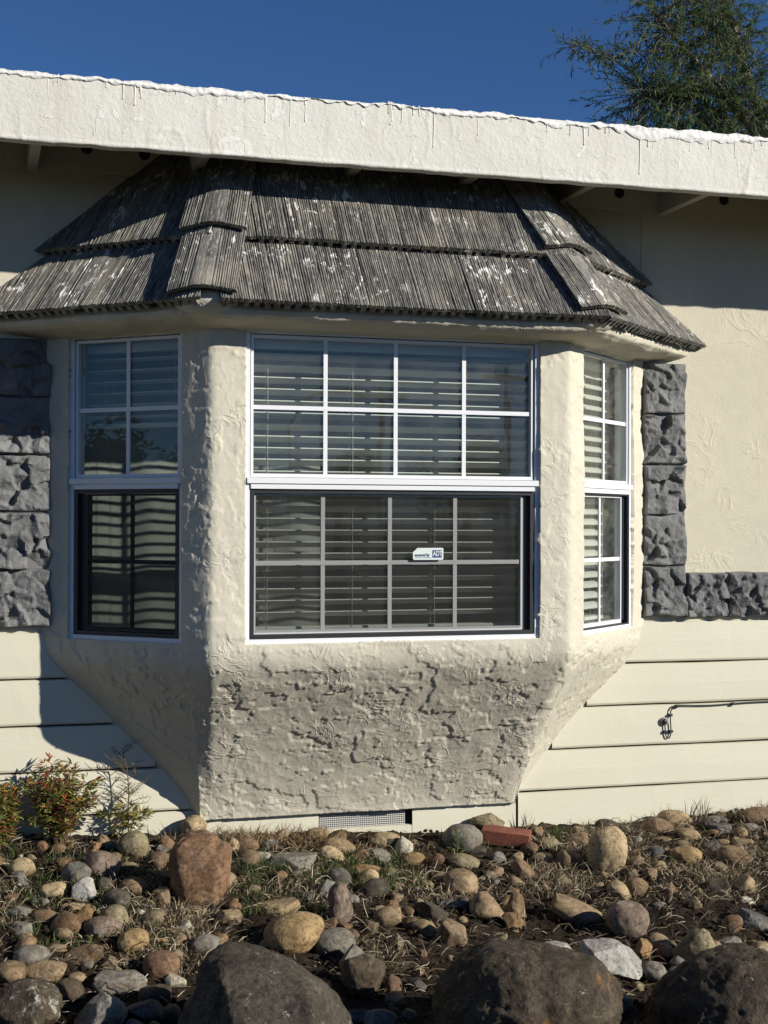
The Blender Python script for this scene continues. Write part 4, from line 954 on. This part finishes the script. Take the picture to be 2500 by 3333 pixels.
 ('stone', 'ang', (1.335, -0.899, -0.968), (0.082, 0.082, 0.088), -10, (0.35, 0.256, 0.144), 'tan cracked stone amid straw at the right'),
 ('stone', 'slab', (1.24, -0.869, -0.978), (0.116, 0.081, 0.06), 10, (0.088, 0.073, 0.051), 'flat dark slab left of the tan cracked stone'),
 ('stone', 'slab', (1.214, -1.174, -1.027), (0.16, 0.112, 0.059), -20, (0.119, 0.117, 0.11), 'thin slate slab stuck in soil at the right edge'),
 ('boulder', 'boulder', (0.591, -2.12, -1.009), (0.545, 0.511, 0.393), 5, (0.08, 0.06, 0.038), 'large mossy dark boulder filling the bottom right corner'),
 ('cobble', 'round', (0.629, -1.524, -1.066), (0.094, 0.091, 0.07), -10, (0.237, 0.215, 0.173), 'grey-green smooth cobble between pale block and corner boulder'),
 ('rock', 'ang', (0.369, -1.303, -1.034), (0.111, 0.101, 0.078), -30, (0.425, 0.413, 0.369), 'pale bluish wedge-shaped rock behind the huge domed boulder'),
 ('stone', 'ang', (1.04, -0.84, -0.984), (0.078, 0.069, 0.053), 0, (0.231, 0.156, 0.088), 'brown stone half hidden in straw right of the grey-brown cobble'),
 ('cobble', 'round', (1.119, -1.386, -1.063), (0.074, 0.07, 0.054), 0, (0.35, 0.256, 0.144), 'tan cobble on the right edge above the corner boulder'),
 ('stone', 'ang', (1.032, -1.327, -1.058), (0.086, 0.059, 0.046), 10, (0.237, 0.215, 0.173), 'grey stone behind the corner boulder, left of the tan edge cobble'),
 ('stone', 'round', (1.294, -0.309, -0.918), (0.096, 0.049, 0.038), -5, (0.231, 0.156, 0.088), 'low brown stone under the pile against the right wall'),
 ('stone', 'round', (1.101, -0.44, -0.934), (0.077, 0.057, 0.043), -5, (0.231, 0.156, 0.088), 'small brown stone touching the right side of the two-toned cobble'),
 ('stone', 'round', (0.949, -0.936, -1.011), (0.058, 0.036, 0.027), 0, (0.237, 0.215, 0.173), 'little grey stone right of the mauve-grey cobble'),
 ('stone', 'round', (0.665, -0.629, -0.973), (0.073, 0.07, 0.054), 0, (0.263, 0.219, 0.125), 'olive stone in dry grass left of the cream-yellow stone'),
 ('stone', 'ang', (1.302, -0.991, -1.006), (0.065, 0.044, 0.034), -20, (0.475, 0.438, 0.338), 'pale chip in straw below the tan cracked stone'),
]

def rock_mesh(kind, dims, seed, sub):
    rnd = np.random.RandomState(seed); bm = bmesh.new(); bmesh.ops.create_icosphere(bm, subdivisions=sub, radius=1)
    V = np.array([v.co[:] for v in bm.verts])
    if kind in ('round', 'peanut', 'cut', 'cyl', 'wedge'):
        V = np.sign(V)*np.abs(V)**(.90 if kind == 'round' else .85); V = V/np.maximum(np.linalg.norm(V, axis=1, keepdims=True), .2)**.55
        r = 1 + .17*fbm(V+seed*3.7, .85, 3, seed) + .03*fbm(V+seed, 3.2, 3, seed+1)
        V = V*r[:, None]
        for q in range(rnd.randint(2, 5)):
            n_ = rnd.normal(size=3); n_ /= np.linalg.norm(n_); c0 = rnd.uniform(.72, .95); d = V@n_-c0; V = V - np.clip(d, 0, 9)[:, None]*n_*.75
        if kind == 'peanut': V[:, :2] *= (1-.20*np.exp(-((V[:, 2]+.05)/.28)**2)+.06*np.sign(-V[:, 2]))[:, None]
        if kind == 'cut': V[:, 0] = np.minimum(V[:, 0], .62+.05*V[:, 1]); V[:, 0] += .15
        if kind == 'cyl': V[:, 0] = np.sign(V[:, 0])*np.minimum(np.abs(V[:, 0])*1.35, .98+.04*fbm(V, 3, 2, seed)); V[:, 1:] *= 1.08
        if kind == 'wedge': V[:, 1:] *= (.72-.34*V[:, :1])*1.25
    else:
        npl = {'ang': 9, 'slab': 7, 'tri': 6, 'rust': 5, 'boulder': 7, 'boulderL': 13, 'boulderR': 11}[kind]
        lo_ = {'rust': .88, 'boulder': .72, 'boulderL': .64, 'boulderR': .74}.get(kind, .55)
        V = V*(1+.15*fbm(V+seed*2.1, .9, 3, seed))[:, None]
        for q in range(npl):
            n_ = rnd.normal(size=3); n_ /= np.linalg.norm(n_); c0 = rnd.uniform(lo_, lo_+.25); d = V@n_-c0; V = V - np.clip(d, 0, 9)[:, None]*n_*.94
        if kind == 'slab': V[:, 2] = np.clip(V[:, 2], -.5, .5)
        if kind == 'tri': V[:, 0] *= (1.15-.75*(V[:, 2]+1)/2)*1.1; V[:, 1] *= 1.15-.5*(V[:, 2]+1)/2
        if kind == 'rust':
            V = np.sign(V)*np.abs(V)**.62; V[:, 0] *= 1-.16*sstep(.1, -1, V[:, 2]); V[:, 2] += .10*fbm(V, 2.2, 3, 5)*sstep(.2, .9, V[:, 2]) - .10*sstep(.35, .5, V[:, 0])*sstep(.3, .9, V[:, 2]); V[:, 0] += .06*V[:, 2]
        if kind == 'boulderL': V[:, 2] -= (.95*np.clip((V[:, 0]+.45)/1.45, 0, 1)**1.1)*sstep(-.5, .3, V[:, 2])
        amp = .085 if kind.startswith('boulder') else .085
        V = V + V*(amp*fbm(V+seed, 2.6, 4, seed+4))[:, None] + V*(.032*fbm(V+seed, 9, 4, seed+5))[:, None]
    if kind.startswith('boulder'): V = V + V*(.016*fbm(V+seed, 24, 3, seed+8))[:, None] - V*(.03*np.clip(1-np.abs(fbm(V+seed, 2.4, 4, seed+9))/.03, 0, 1))[:, None]
    mn, mx_ = V.min(0), V.max(0); V = (V-(mn+mx_)/2)/((mx_-mn)/2)*np.array(dims)/2
    for v_, co in zip(bm.verts, V): v_.co = co
    me_ = bpy.data.meshes.new('rock'); bm.to_mesh(me_); bm.free()
    return me_
for i, (nm, kind, loc, dims, tilt, col, lab) in enumerate(ROCKS):
    big = max(dims)
    me_ = rock_mesh(kind, dims, 100+i*7, 6 if big > .3 else (5 if big > .11 else 4))
    mat_ = M['rock']
    if kind == 'boulderR': mat_ = M['boulder_stain']
    elif kind == 'boulderL': mat_ = M['boulder']
    elif kind == 'boulder': mat_ = M['crust'] if loc[0] < 0 else M['boulder']
    o = mk(nm, me_, mat_, None, True); o.location = loc
    o.rotation_euler = (Matrix.Rotation(-YAW, 3, 'Z') @ Matrix.Rotation(rad(-tilt), 3, 'Y')).to_euler()
    o.color = (*col, 1)
    tag(o, lab, {'cobble': 'cobble', 'stone': 'stone', 'rock': 'rock', 'boulder': 'boulder'}[nm], 'rocks in the garden bed')
# small loose stones
rnd = np.random.RandomState(77); pm = [rock_mesh('ang' if k % 3 == 0 else 'round', (.05, .045, .034), 900+k, 3) for k in range(10)]
for p_ in pm: p_.polygons.foreach_set('use_smooth', [True]*len(p_.polygons))
pal = [(.28, .22, .14), (.22, .2, .17), (.16, .13, .1), (.36, .28, .16), (.40, .38, .32), (.12, .11, .1), (.27, .17, .09)]
cnt = 0
while cnt < 120:
    x, y = rnd.uniform(-1.7, 2.1), -rnd.uniform(.05, 1.9)
    dens = .25 if (.0 < x < 1.0 and -1.35 < y < -.8) else 1.0
    if rnd.rand() > dens: continue
    s_c = rnd.choice([.35, .5, .7, .95, 1.25], p=[.3, .3, .2, .13, .07]); o = mk('pebble', pm[rnd.randint(10)], M['rock'], None)
    o.location = (x, y, float(terr(x, y))+.012*s_c+.006); o.scale = (s_c, s_c*rnd.uniform(.8, 1.2), s_c*rnd.uniform(.7, 1.1)); o.rotation_euler = (rnd.uniform(-.4, .4), rnd.uniform(-.4, .4), rnd.uniform(0, 6.3))
    c0 = pal[rnd.randint(len(pal))]; o.color = (*c0, 1); cnt += 1
    tag(o, 'tiny loose pebble scattered on the soil between the bigger stones', 'pebble', 'tiny pebbles scattered over the bed')

# more half-buried stones crowding the bed
cls = [('tan', [(.26, .19, .11), (.30, .22, .13), (.22, .17, .10)]), ('rust-brown', [(.20, .12, .065), (.24, .15, .075), (.17, .105, .06)]), ('grey', [(.18, .165, .135), (.14, .13, .11), (.22, .21, .18)]), ('yellowish', [(.34, .26, .14), (.38, .30, .17)])]
fm_ = [rock_mesh(['round', 'ang', 'round', 'wedge', 'ang', 'slab'][k % 6], (.085, .07, .052), 1300+k*5, 4) for k in range(24)]
for p_ in fm_: p_.polygons.foreach_set('use_smooth', [True]*len(p_.polygons))
used_labels = set(); placed = [(r_[2][0], r_[2][1], max(r_[3][0], r_[3][1])*.5) for r_ in ROCKS]; cnt = 0; tries = 0
while cnt < 250 and tries < 14000:
    tries += 1; x, y = rnd.uniform(-1.65, 2.1), -rnd.uniform(.06, 1.75); s_c = rnd.choice([.5, .7, .9, 1.15, 1.45], p=[.22, .28, .25, .17, .08]); rr_ = .036*s_c
    if (.05 < x < .75 and -1.5 < y < -.85) and rnd.rand() > .25: continue
    if any((x-a)**2+(y-b_)**2 < (q*.75+rr_*.85)**2 for a, b_, q in placed): continue
    placed.append((x, y, rr_)); ci = rnd.choice(4, p=[.38, .24, .24, .14]); o = mk('stone', fm_[rnd.randint(24)], M['rock'], None)
    o.location = (x, y, float(terr(x, y))+.016*s_c); o.scale = (s_c, s_c*rnd.uniform(.85, 1.15), s_c*rnd.uniform(.8, 1.25)); o.rotation_euler = (rnd.uniform(-.5, .5), rnd.uniform(-.5, .5), rnd.uniform(0, 6.3))
    c0 = cls[ci][1][rnd.randint(len(cls[ci][1]))]; o.color = (*c0, 1); cnt += 1
    size = 'tiny' if s_c < .6 else ('small' if s_c < 1 else 'mid-sized')
    for nb in sorted(ROCKS, key=lambda r_: (r_[2][0]-x)**2+(r_[2][1]-y)**2)[:9]:
        dx, dy = x-nb[2][0], y-nb[2][1]
        rel = ('right of' if dx > 0 else 'left of') if abs(dx) > abs(dy) else ('behind' if dy > 0 else 'in front of')
        short = nb[6]
        for cut in (' with ', ' at ', ' in ', ' lying', ' behind', ' resting', ' touching', ' between ', ' under ', ' below ', ' beside ', ' left ', ' right ', ' near ', ' on ', ' standing', ' cut ', ' half ', ' above ', ' against ', ' just ', ' crossed', ' leaning', ' wedged', ' stuck', ' filling', ' squeezed', ' tilted', ' speckled', ' peeking', ' showing', ' sloping', ' amid', ' spotted', ' by ', ',', ' next', ' growing'): short = short.split(cut)[0]
        lab = '%s half-buried %s stone %s the %s' % (size, cls[ci][0], rel, short)
        if lab not in used_labels and len(lab.split()) <= 16: break
    used_labels.add(lab)
    tag(o, lab, 'stone', 'small stones filling gaps in the bed')

# ------------------------------------------------------------------ grass, straw, litter
random.seed(21)
def tuft(mb, x, y, n, h, spread, cols, w=.0028, droop=.5):
    z = float(terr(x, y))
    for q in range(n):
        a = random.uniform(0, 6.283); r = random.uniform(0, spread*.5); hh = h*random.uniform(.45, 1.15); ln = random.uniform(.1, 1)*droop*hh*1.3
        bx_, by_ = x+r*math.cos(a), min(y+r*math.sin(a), -.015); b_ = (bx_, by_, z-.004)
        t_ = (bx_+ln*math.cos(a+random.uniform(-.5, .5)), min(by_+ln*math.sin(a+random.uniform(-.5, .5)), -.012), z+hh*random.uniform(.35, 1))
        c0 = random.choice(cols); v = random.uniform(.7, 1.25); mb.blade(b_, t_, w*random.uniform(.6, 1.3), tuple(c*v for c in c0), random.uniform(.02, .22))
STRAW = [(.38, .31, .20), (.27, .21, .125), (.48, .41, .29), (.17, .122, .074), (.11, .08, .05), (.21, .155, .10)]
GREEN = [(.07, .10, .028), (.10, .13, .04), (.05, .075, .025), (.14, .15, .055)]
RUSTY = [(.20, .125, .06), (.26, .18, .09), (.15, .09, .045), (.30, .24, .13)]
dry = MB(); grn = MB()
# (x range, y range, number of tufts, height, which)
for (x0, x1, y0, y1, n, h, kind) in (
    (-.75, .25, -.75, -.12, 190, .050, 'd'), (-.6, .1, -.62, -.28, 130, .055, 'g'), (.1, .75, -.75, -.2, 170, .052, 'd'), (.5, 1.5, -.95, -.12, 260, .048, 'd'),
    (1.0, 2.2, -1.0, -.05, 240, .05, 'd'), (-.6, -.12, -.22, -.05, 60, .075, 'r'), (-.12, .4, -.3, -.14, 30, .045, 'r'), (-1.7, -.9, -1.3, -.3, 170, .05, 'd'), (-1.7, -1.0, -1.2, -.2, 120, .05, 'g'),
    (-.95, -.2, -1.35, -.7, 150, .045, 'd'), (-.7, -.3, -.9, -.5, 60, .05, 'g'), (.35, .9, -.28, -.06, 40, .05, 'g'), (1.7, 2.2, -.5, -.1, 50, .07, 'g'), (.9, 1.3, -.35, -.1, 30, .045, 'g'), (-.98, -.5, -.2, -.05, 30, .07, 'd')):
    for q in range(int(n*3.2)):
        x, y = random.uniform(x0, x1), random.uniform(y0, y1)
        pn = float(vnoise(np.array([[x*3.1, y*3.1, 4.0 if kind == 'd' else 9.0]]), 3)[0])
        if kind != 'r' and pn < random.uniform(-.35, .25): continue
        if kind == 'd': tuft(dry, x, y, random.randint(7, 14), h*random.choice([.7, 1, 1.25]), .09, STRAW, .0028, 1.1)
        elif kind == 'r': tuft(dry, x, y, random.randint(5, 9), h, .06, RUSTY, .0026, .8)
        else: tuft(grn, x, y, random.randint(6, 12), h, .05, GREEN, .0034, .5)
for q in range(5200):      # straw litter lying on the soil
    x, y = random.uniform(-1.7, 2.1), -random.uniform(.03, 1.9); z = float(terr(x, y))+.014; a = random.uniform(0, 6.28); l = random.choice([.02, .03, .05, .08])
    v = random.uniform(.5, 1.1); dry.blade((x, y, z), (x+l*math.cos(a), min(-.01, y+l*math.sin(a)), z+random.uniform(-.004, .018)), .0024, tuple(c*v for c in random.choice(STRAW)), random.uniform(0, .15))
for (nm, kind, loc, dims, tilt, col, lab) in ROCKS:      # grass hugging the stones
    if kind.startswith('boulder') or loc[1] < -1.35: continue
    for q in range(random.randint(2, 5)):
        a = random.uniform(2.6, 6.8); x = loc[0]+math.cos(a)*dims[0]*.55; y = min(-.03, loc[1]+math.sin(a)*dims[1]*.55)
        tuft(dry if random.random() < .75 else grn, x, y, random.randint(4, 9), random.uniform(.025, .05), .05, STRAW if random.random() < .75 else GREEN, .0026, 1.0)
tag(dry.build('dry_grass', M['straw']), 'dry straw-coloured grass and litter over the rock bed', 'grass', kind='stuff')
tag(grn.build('green_grass', M['leaf']), 'short green grass growing between the stones', 'grass', kind='stuff')
# pale roots and twigs on the bare soil
tw = MB()
for q in range(230):
    x, y = (random.uniform(.0, 1.3), random.uniform(-1.5, -.75)) if q < 40 else (random.uniform(-1.6, 2), random.uniform(-1.5, -.1)); lift = 0 if q < 40 else random.uniform(0, .05); a = random.uniform(0, 6.28); p_ = Vector((x, y, float(terr(x, y))+.016)); pp = [p_.copy()]
    for k_ in range(5):
        a += random.uniform(-.7, .7); p_ += Vector((math.cos(a), math.sin(a), 0))*random.uniform(.012, .035); p_.y = min(p_.y, -.03); p_.z = float(terr(p_.x, p_.y))+random.uniform(.010, .026)+lift*math.sin((k_+1)/5*3.14); pp.append(p_.copy())
    tw.tube(pp, [.0016, .0018, .0016, .0014, .001, .0006], 5, random.choice(STRAW))
cl = MB(); ico = [(0, 0, 1), (.89, 0, .45), (.28, .85, .45), (-.72, .53, .45), (-.72, -.53, .45), (.28, -.85, .45), (.72, .53, -.45), (-.28, .85, -.45), (-.89, 0, -.45), (-.28, -.85, -.45), (.72, -.53, -.45), (0, 0, -1)]
icf = [(0,1,2),(0,2,3),(0,3,4),(0,4,5),(0,5,1),(1,6,2),(2,7,3),(3,8,4),(4,9,5),(5,10,1),(2,6,7),(3,7,8),(4,8,9),(5,9,10),(1,10,6),(6,11,7),(7,11,8),(8,11,9),(9,11,10),(10,11,6)]
for q in range(5200):
    x, y = random.uniform(-1.7, 2.1), -random.uniform(.03, 1.9); r_ = random.choice([.003, .004, .005, .007, .010]); z = float(terr(x, y))+.012+r_*.3
    cl.add([(x+p[0]*r_*random.uniform(.7, 1.3), y+p[1]*r_*random.uniform(.7, 1.3), z+p[2]*r_*random.uniform(.6, 1.1)) for p in ico], icf)
tag(cl.build('soil_crumbs', M['soil']), 'loose dark crumbs and clods of soil over the bed', 'soil', kind='stuff')
tag(tw.build('twig_litter', M['straw']), 'thin pale roots and twigs strewn over the dark soil', 'twigs', kind='stuff')

# ------------------------------------------------------------------ plants
def leaf(mb, base, d, ln, w, col, upv=Vector((0, 0, 1))):
    d = Vector(d).normalized(); s_ = d.cross(upv+Vector((random.uniform(-.6, .6), random.uniform(-.6, .6), 0)))
    if s_.length < 1e-3: s_ = Vector((1, 0, 0))
    s_.normalize(); b_ = Vector(base); nn = s_.cross(d)
    m_ = b_+d*ln*.45+nn*ln*.05; t_ = b_+d*ln - nn*ln*.06
    mb.add([b_, m_-s_*w*.5, t_, m_+s_*w*.5, m_+nn*(-w*.18)], [(0, 4, 1), (1, 4, 2), (2, 4, 3), (3, 4, 0)], col)
def shrub(name, label, x, y, h, rx, nstem, seed, redtop=1.0):
    random.seed(seed); z = float(terr(x, y)); r = empty(name, (x, y, z)); tag(r, label, 'shrub')
    sm = MB(); lf = MB()
    for q in range(nstem):
        a = random.uniform(0, 6.28); e = random.uniform(.15, 1)*rx; hh = h*random.uniform(.45, 1)*(1-.35*e/rx); tip = Vector((e*math.cos(a), min(.8*e*math.sin(a), -y-.02), hh)); root = Vector((random.uniform(-.02, .02), random.uniform(-.02, .02), -.01))
        mid = root.lerp(tip, .5)+Vector((0, 0, .03)); sm.tube([root, mid, tip], [.0028, .0022, .001], 5, (.14, .09, .05))
        for k_ in range(int(26*hh/h)+8):
            t = random.uniform(.18, 1.04); p_ = root.lerp(tip, min(t, 1))+Vector((0, 0, .03*math.sin(min(t, 1)*3.14))); hz = p_.z/h
            ang = random.uniform(0, 6.28); tl_ = p_+Vector((math.cos(ang), math.sin(ang), random.uniform(-.1, .7)))*random.uniform(.012, .035)
            if y+tl_.y > -.02: continue
            for l_ in range(3):
                u_ = random.random()
                if u_ < redtop*(.12+.55*max(0, hz-.35)): col = random.choice([(.26, .05, .03), (.32, .10, .035), (.18, .035, .03)])
                elif u_ < .58: col = random.choice([(.26, .22, .06), (.30, .24, .08), (.22, .19, .05)])
                else: col = random.choice([(.09, .12, .03), (.13, .15, .04), (.06, .09, .025)])
                dd = Vector((math.cos(ang+random.uniform(-.9, .9)), math.sin(ang+random.uniform(-.9, .9)), random.uniform(-.2, .9)))
                leaf(lf, tl_, dd, random.uniform(.024, .050), random.uniform(.007, .013), tuple(c*random.uniform(1.0, 1.7) for c in col))
    sm.build('stem', M['straw'], r); lf.build('foliage', M['leaf'], r)
    return r
shrub('leafy_shrub', 'bushy shrub with red-tipped green and yellow leaves against the left wall', -1.285, -.15, .385, .17, 44, 4)
shrub('leafy_shrub', 'dark green shrub with red tips cut by the left edge of the picture', -1.53, -.20, .31, .16, 44, 9, .4)
shrub('leafy_shrub', 'low sparse green shrub behind the olive egg-shaped cobble', -1.02, -.075, .15, .09, 4, 14, 0.0)
# wispy dry weed
random.seed(5); wd_ = empty('dry_weed', (-1.0, -.07, float(terr(-1.0, -.07)))); tag(wd_, 'tall wispy dry weed standing before the shaded left wall', 'weed')
sm = MB(); main = [Vector((0, 0, -.01)), Vector((-.003, 0, .12)), Vector((.0, 0, .20)), Vector((-.008, .002, .30)), Vector((-.028, .004, .37))]; sm.tube(main, [.0034, .003, .0026, .002, .0012], 5, (.10, .07, .045))
for q in range(30):
    t = random.uniform(.15, 1); k_ = min(3, int(t*4)); b_ = main[k_].lerp(main[k_+1], t*4-k_); a = random.choice([0, 3.14])+random.uniform(-.5, .5); ln = random.uniform(.03, .11)*(1.2-t*.6); e_ = b_+Vector((math.cos(a)*ln, math.sin(a)*ln*.4, ln*random.uniform(.2, 1.1)))
    if e_.y > .045: e_.y = .045
    sm.tube([b_, b_.lerp(e_, .5)+Vector((0, 0, .006)), e_], [.0016, .0013, .0008], 4, (.14, .10, .06))
    for k2 in range(4):
        p_ = b_.lerp(e_, random.uniform(.4, 1)); sm.tube([p_, p_+Vector((random.uniform(-.02, .02), random.uniform(-.012, .012), random.uniform(.0, .022)))], [.0011, .0006], 3, (.16, .12, .06))
sm.build('stem', M['straw'], wd_); lf = MB()
for q in range(60):
    a = random.uniform(0, 6.28); leaf(lf, (random.uniform(-.012, .02), random.uniform(-.01, .01), .20+random.uniform(-.02, .03)), (math.cos(a), math.sin(a)*.5, random.uniform(.1, .9)), random.uniform(.02, .05), .003, random.choice([(.25, .17, .05), (.2, .15, .06), (.14, .12, .04)]))
lf.build('foliage', M['leaf'], wd_)
# small leafy weed before the grey-green cobble
random.seed(8); wx, wy = .33, -.315; sw = empty('leafy_weed', (wx, wy, float(terr(wx, wy)))); tag(sw, 'small upright green weed in front of the grey-green cobble', 'weed')
sm = MB(); sm.tube([(0, 0, -.01), (.004, 0, .06), (.002, 0, .125)], [.0026, .002, .001], 5, (.10, .13, .04)); sm.build('stem', M['leaf'], sw); lf = MB()
for q in range(22):
    z = .02+.105*q/21; a = q*2.4; leaf(lf, (.003, 0, z), (math.cos(a), math.sin(a), .55-.3*random.random()), random.uniform(.035, .06)*(1.1-z*2), .009, random.choice([(.10, .16, .04), (.07, .12, .03), (.13, .18, .06)]))
lf.build('foliage', M['leaf'], sw)
random.seed(31)
for (x, y, h, lab) in ((1.46, -.06, .10, 'thin grass tuft against the wall left of the right edge cobble'), (1.62, -.06, .12, 'taller green grass tuft growing against the right wall'), (.76, -.05, .10, 'dry tuft growing at the foot of the wall crack'), (1.03, -.06, .06, 'small dry sprig against the wall above the two-toned cobble'), (-.36, -.05, .10, 'rusty dry tuft against the wall left of the vent')):
    mb = MB(); tuft(mb, x, y, 34, h, .03, STRAW+GREEN if h > .11 else STRAW+RUSTY, .0026, .45); tag(mb.build('grass_tuft', M['straw']), lab, 'grass tuft')

# ------------------------------------------------------------------ willow behind the house
def willow():
    random.seed(17); base = Vector((6.9, 8.0, GZ)); r = empty('willow_tree', base); tag(r, 'willow-like tree with narrow leaves rising behind the roof at right', 'tree')
    tm = MB(); O = base
    def loc(*p): return Vector(p)-O
    limbs = [[loc(6.9, 8, GZ-.1), loc(6.85, 7.9, 1.5), loc(6.8, 7.8, 3.2), loc(6.72, 7.6, 4.3)],
             [loc(6.72, 7.6, 4.3), loc(6.30, 7.5, 4.75), loc(5.95, 7.4, 5.03), loc(5.5, 7.3, 5.35), loc(5.0, 7.2, 5.75)],
             [loc(6.72, 7.6, 4.3), loc(6.52, 7.6, 4.9), loc(6.33, 7.6, 5.4), loc(6.24, 7.7, 5.9), loc(6.1, 7.8, 6.8)],
             [loc(6.72, 7.6, 4.3), loc(7.2, 7.6, 5.0), loc(7.6, 7.7, 5.9)],
             [loc(6.33, 7.6, 5.4), loc(5.8, 7.5, 5.8), loc(5.2, 7.4, 6.4)],
             [loc(5.95, 7.4, 5.03), loc(5.4, 7.4, 4.9), loc(4.9, 7.3, 4.85)],
             [loc(5.5, 7.3, 5.35), loc(5.0, 7.2, 5.3), loc(4.55, 7.2, 5.2), loc(4.1, 7.2, 5.26)],
             [loc(6.3, 7.5, 4.75), loc(5.8, 7.9, 4.6), loc(5.2, 8.0, 4.6)]]
    rr = [[.16, .14, .12, .10], [.055, .045, .036, .025, .012], [.05, .045, .035, .025, .01], [.05, .03, .01], [.022, .015, .006], [.018, .012, .005], [.012, .009, .006, .003], [.02, .013, .006]]
    for l_, q in zip(limbs, rr): tm.tube(l_, q, 8)
    tm.build('trunk', M['bark'], r, True)
    lm = MB(); bt = MB(); lim = limbs[1:]; wts = [26, 26, 14, 24, 24, 9, 22]
    for q in range(1150):
        l_ = random.choices(lim, wts)[0]; t = random.uniform(.12, 1)*(len(l_)-1); k_ = min(len(l_)-2, int(t)); st_ = l_[k_].lerp(l_[k_+1], t-k_)
        d = Vector((random.gauss(-.3, .8), random.gauss(-.1, .6), random.gauss(.25, .65))).normalized(); ln = random.uniform(.3, .95)
        if l_ is lim[5]: ln *= .42
        pts_ = [st_]; p_ = st_.copy()
        for j in range(5):
            d = (d+Vector((random.uniform(-.2, .2), random.uniform(-.2, .2), -.10))).normalized(); p_ = p_+d*ln/5; pts_.append(p_.copy())
        bt.tube(pts_, [.006, .005, .004, .003, .002, .0012], 4)
        sun_side = None
        for j in range(int(ln*44)):
            u_ = random.uniform(.1, 1)*5; k2 = min(4, int(u_)); b_ = pts_[k2].lerp(pts_[k2+1], u_-k2)
            dd = (pts_[k2+1]-pts_[k2]).normalized()+Vector((random.uniform(-.9, .9), random.uniform(-.9, .9), random.uniform(-.9, .35)))
            c0 = random.choice([(.045, .085, .028), (.065, .11, .035), (.085, .135, .045), (.035, .065, .022), (.11, .14, .04)])
            leaf(lm, b_, dd, random.uniform(.06, .11), random.uniform(.010, .016), tuple(c*random.uniform(.8, 1.6) for c in c0))
    bt.build('branch', M['bark'], r); o = lm.build('crown', M['leaf'], r); return r
willow()

# ------------------------------------------------------------------ across the street (seen in the panes)
def street_tree(loc, label, h, seed):
    random.seed(seed); r = empty('street_tree', loc); tag(r, label, 'tree', 'trees across the street')
    tm = MB(); tm.tube([(0, 0, -.1), (.05, 0, h*.25), (-.05, .1, h*.5)], [.22, .17, .10], 8)
    for q in range(5): a = q*1.256; tm.tube([(0, 0, h*.3), (math.cos(a)*h*.15, math.sin(a)*h*.15, h*.52), (math.cos(a)*h*.28, math.sin(a)*h*.28, h*.68)], [.09, .06, .02], 6)
    tm.build('trunk', M['bark'], r, True); lm = MB(); blobs = [(Vector((random.uniform(-.26, .26)*h, random.uniform(-.26, .26)*h, random.uniform(.42, .82)*h)), random.uniform(.12, .22)*h) for q in range(13)]
    for q in range(3600):
        c0, r0 = random.choice(blobs); d = Vector((random.gauss(0, 1), random.gauss(0, 1), random.gauss(0, 1))).normalized(); p_ = c0+d*r0*random.uniform(.6, 1.08); leaf(lm, p_, (random.gauss(0, 1), random.gauss(0, 1), random.gauss(0, .6)), .30, .17, random.choice([(.035, .055, .02), (.05, .07, .025), (.025, .04, .016)]))
    lm.build('crown', M['leaf'], r)
for i, (x, y, h, lab) in enumerate(((27, -56, 9.2, 'dark tree mirrored at the right side of the centre pane'), (21.5, -60, 6.4, 'dark tree mirrored right of the middle of the centre pane'), (15.5, -62, 5.6, 'low tree mirrored in the middle of the centre pane'), (9.5, -58, 5.2, 'low tree mirrored at the left of the centre pane'), (3.5, -60, 6.5, 'tree across the street beyond the left of the centre pane reflection'),
    (-44.3, -9.9, 5.6, 'round tree mirrored in the middle of the left side pane'), (-49, -13.5, 5.4, 'tree mirrored at the right of the left side pane'), (-47, -6.4, 4.4, 'low tree mirrored at the left of the left side pane'))):
    street_tree((x, y, GZ), lab, h, 40+i)
def pole(x, y, h, label, arm):
    r = empty('utility_pole', (x, y, GZ)); tag(r, label, 'utility pole', 'utility poles across the street')
    mb = MB(); mb.tube([(0, 0, -.2), (0, 0, h)], [.15, .11], 10); mb.build('post', M['pole'], r, True)
    for k_, zz in enumerate(arm):
        mb = MB(); mb.box((-1.1, -.07, h-zz), (1.1, .07, h-zz+.14)); mb.build('crossarm', M['pole'], r)
        for q in (-1, -.55, .55, 1): mb = MB(); mb.tube([(q, 0, h-zz+.14), (q, 0, h-zz+.32)], [.05, .03], 6); mb.build('insulator', M['lampmetal'], r)
pole(19.65, -50, 8.1, 'wooden utility pole mirrored at the upper right of the centre pane', (.5,))
pole(14.2, -50, 7.1, 'wooden utility pole mirrored in the middle of the centre pane', (.4,))
r = empty('street_lamp', (10.5, -50, GZ)); tag(r, 'street lamp with a curved arm mirrored at the left of the centre pane', 'street lamp')
mb = MB(); mb.tube([(0, 0, -.1), (0, 0, 5.6)], [.09, .06], 8); mb.build('post', M['lampmetal'], r, True)
mb = MB(); mb.tube([(0, 0, 5.5), (.3, 0, 6.2), (1.0, 0, 6.75), (2.0, 0, 6.95)], .05, 8); mb.build('arm', M['lampmetal'], r, True)
mb = MB(); mb.box((1.9, -.14, 6.86), (2.6, .14, 7.02)); mb.build('lamp_head', M['lampmetal'], r, bevel=.04)
for i, z in enumerate((6.0, 6.5, 6.95)):
    mb = MB(); n = 30; mb.tube([(-60+120*t, -50 if i != 1 else -49.6, GZ+z+.25*abs(math.sin(t*9.4))+.3) for t in np.linspace(0, 1, n)], .02, 4)
    o = mb.build('power_line', M['cable']); tag(o, ['lowest', 'middle', 'highest'][i]+' of the three overhead power lines across the street', 'power line')
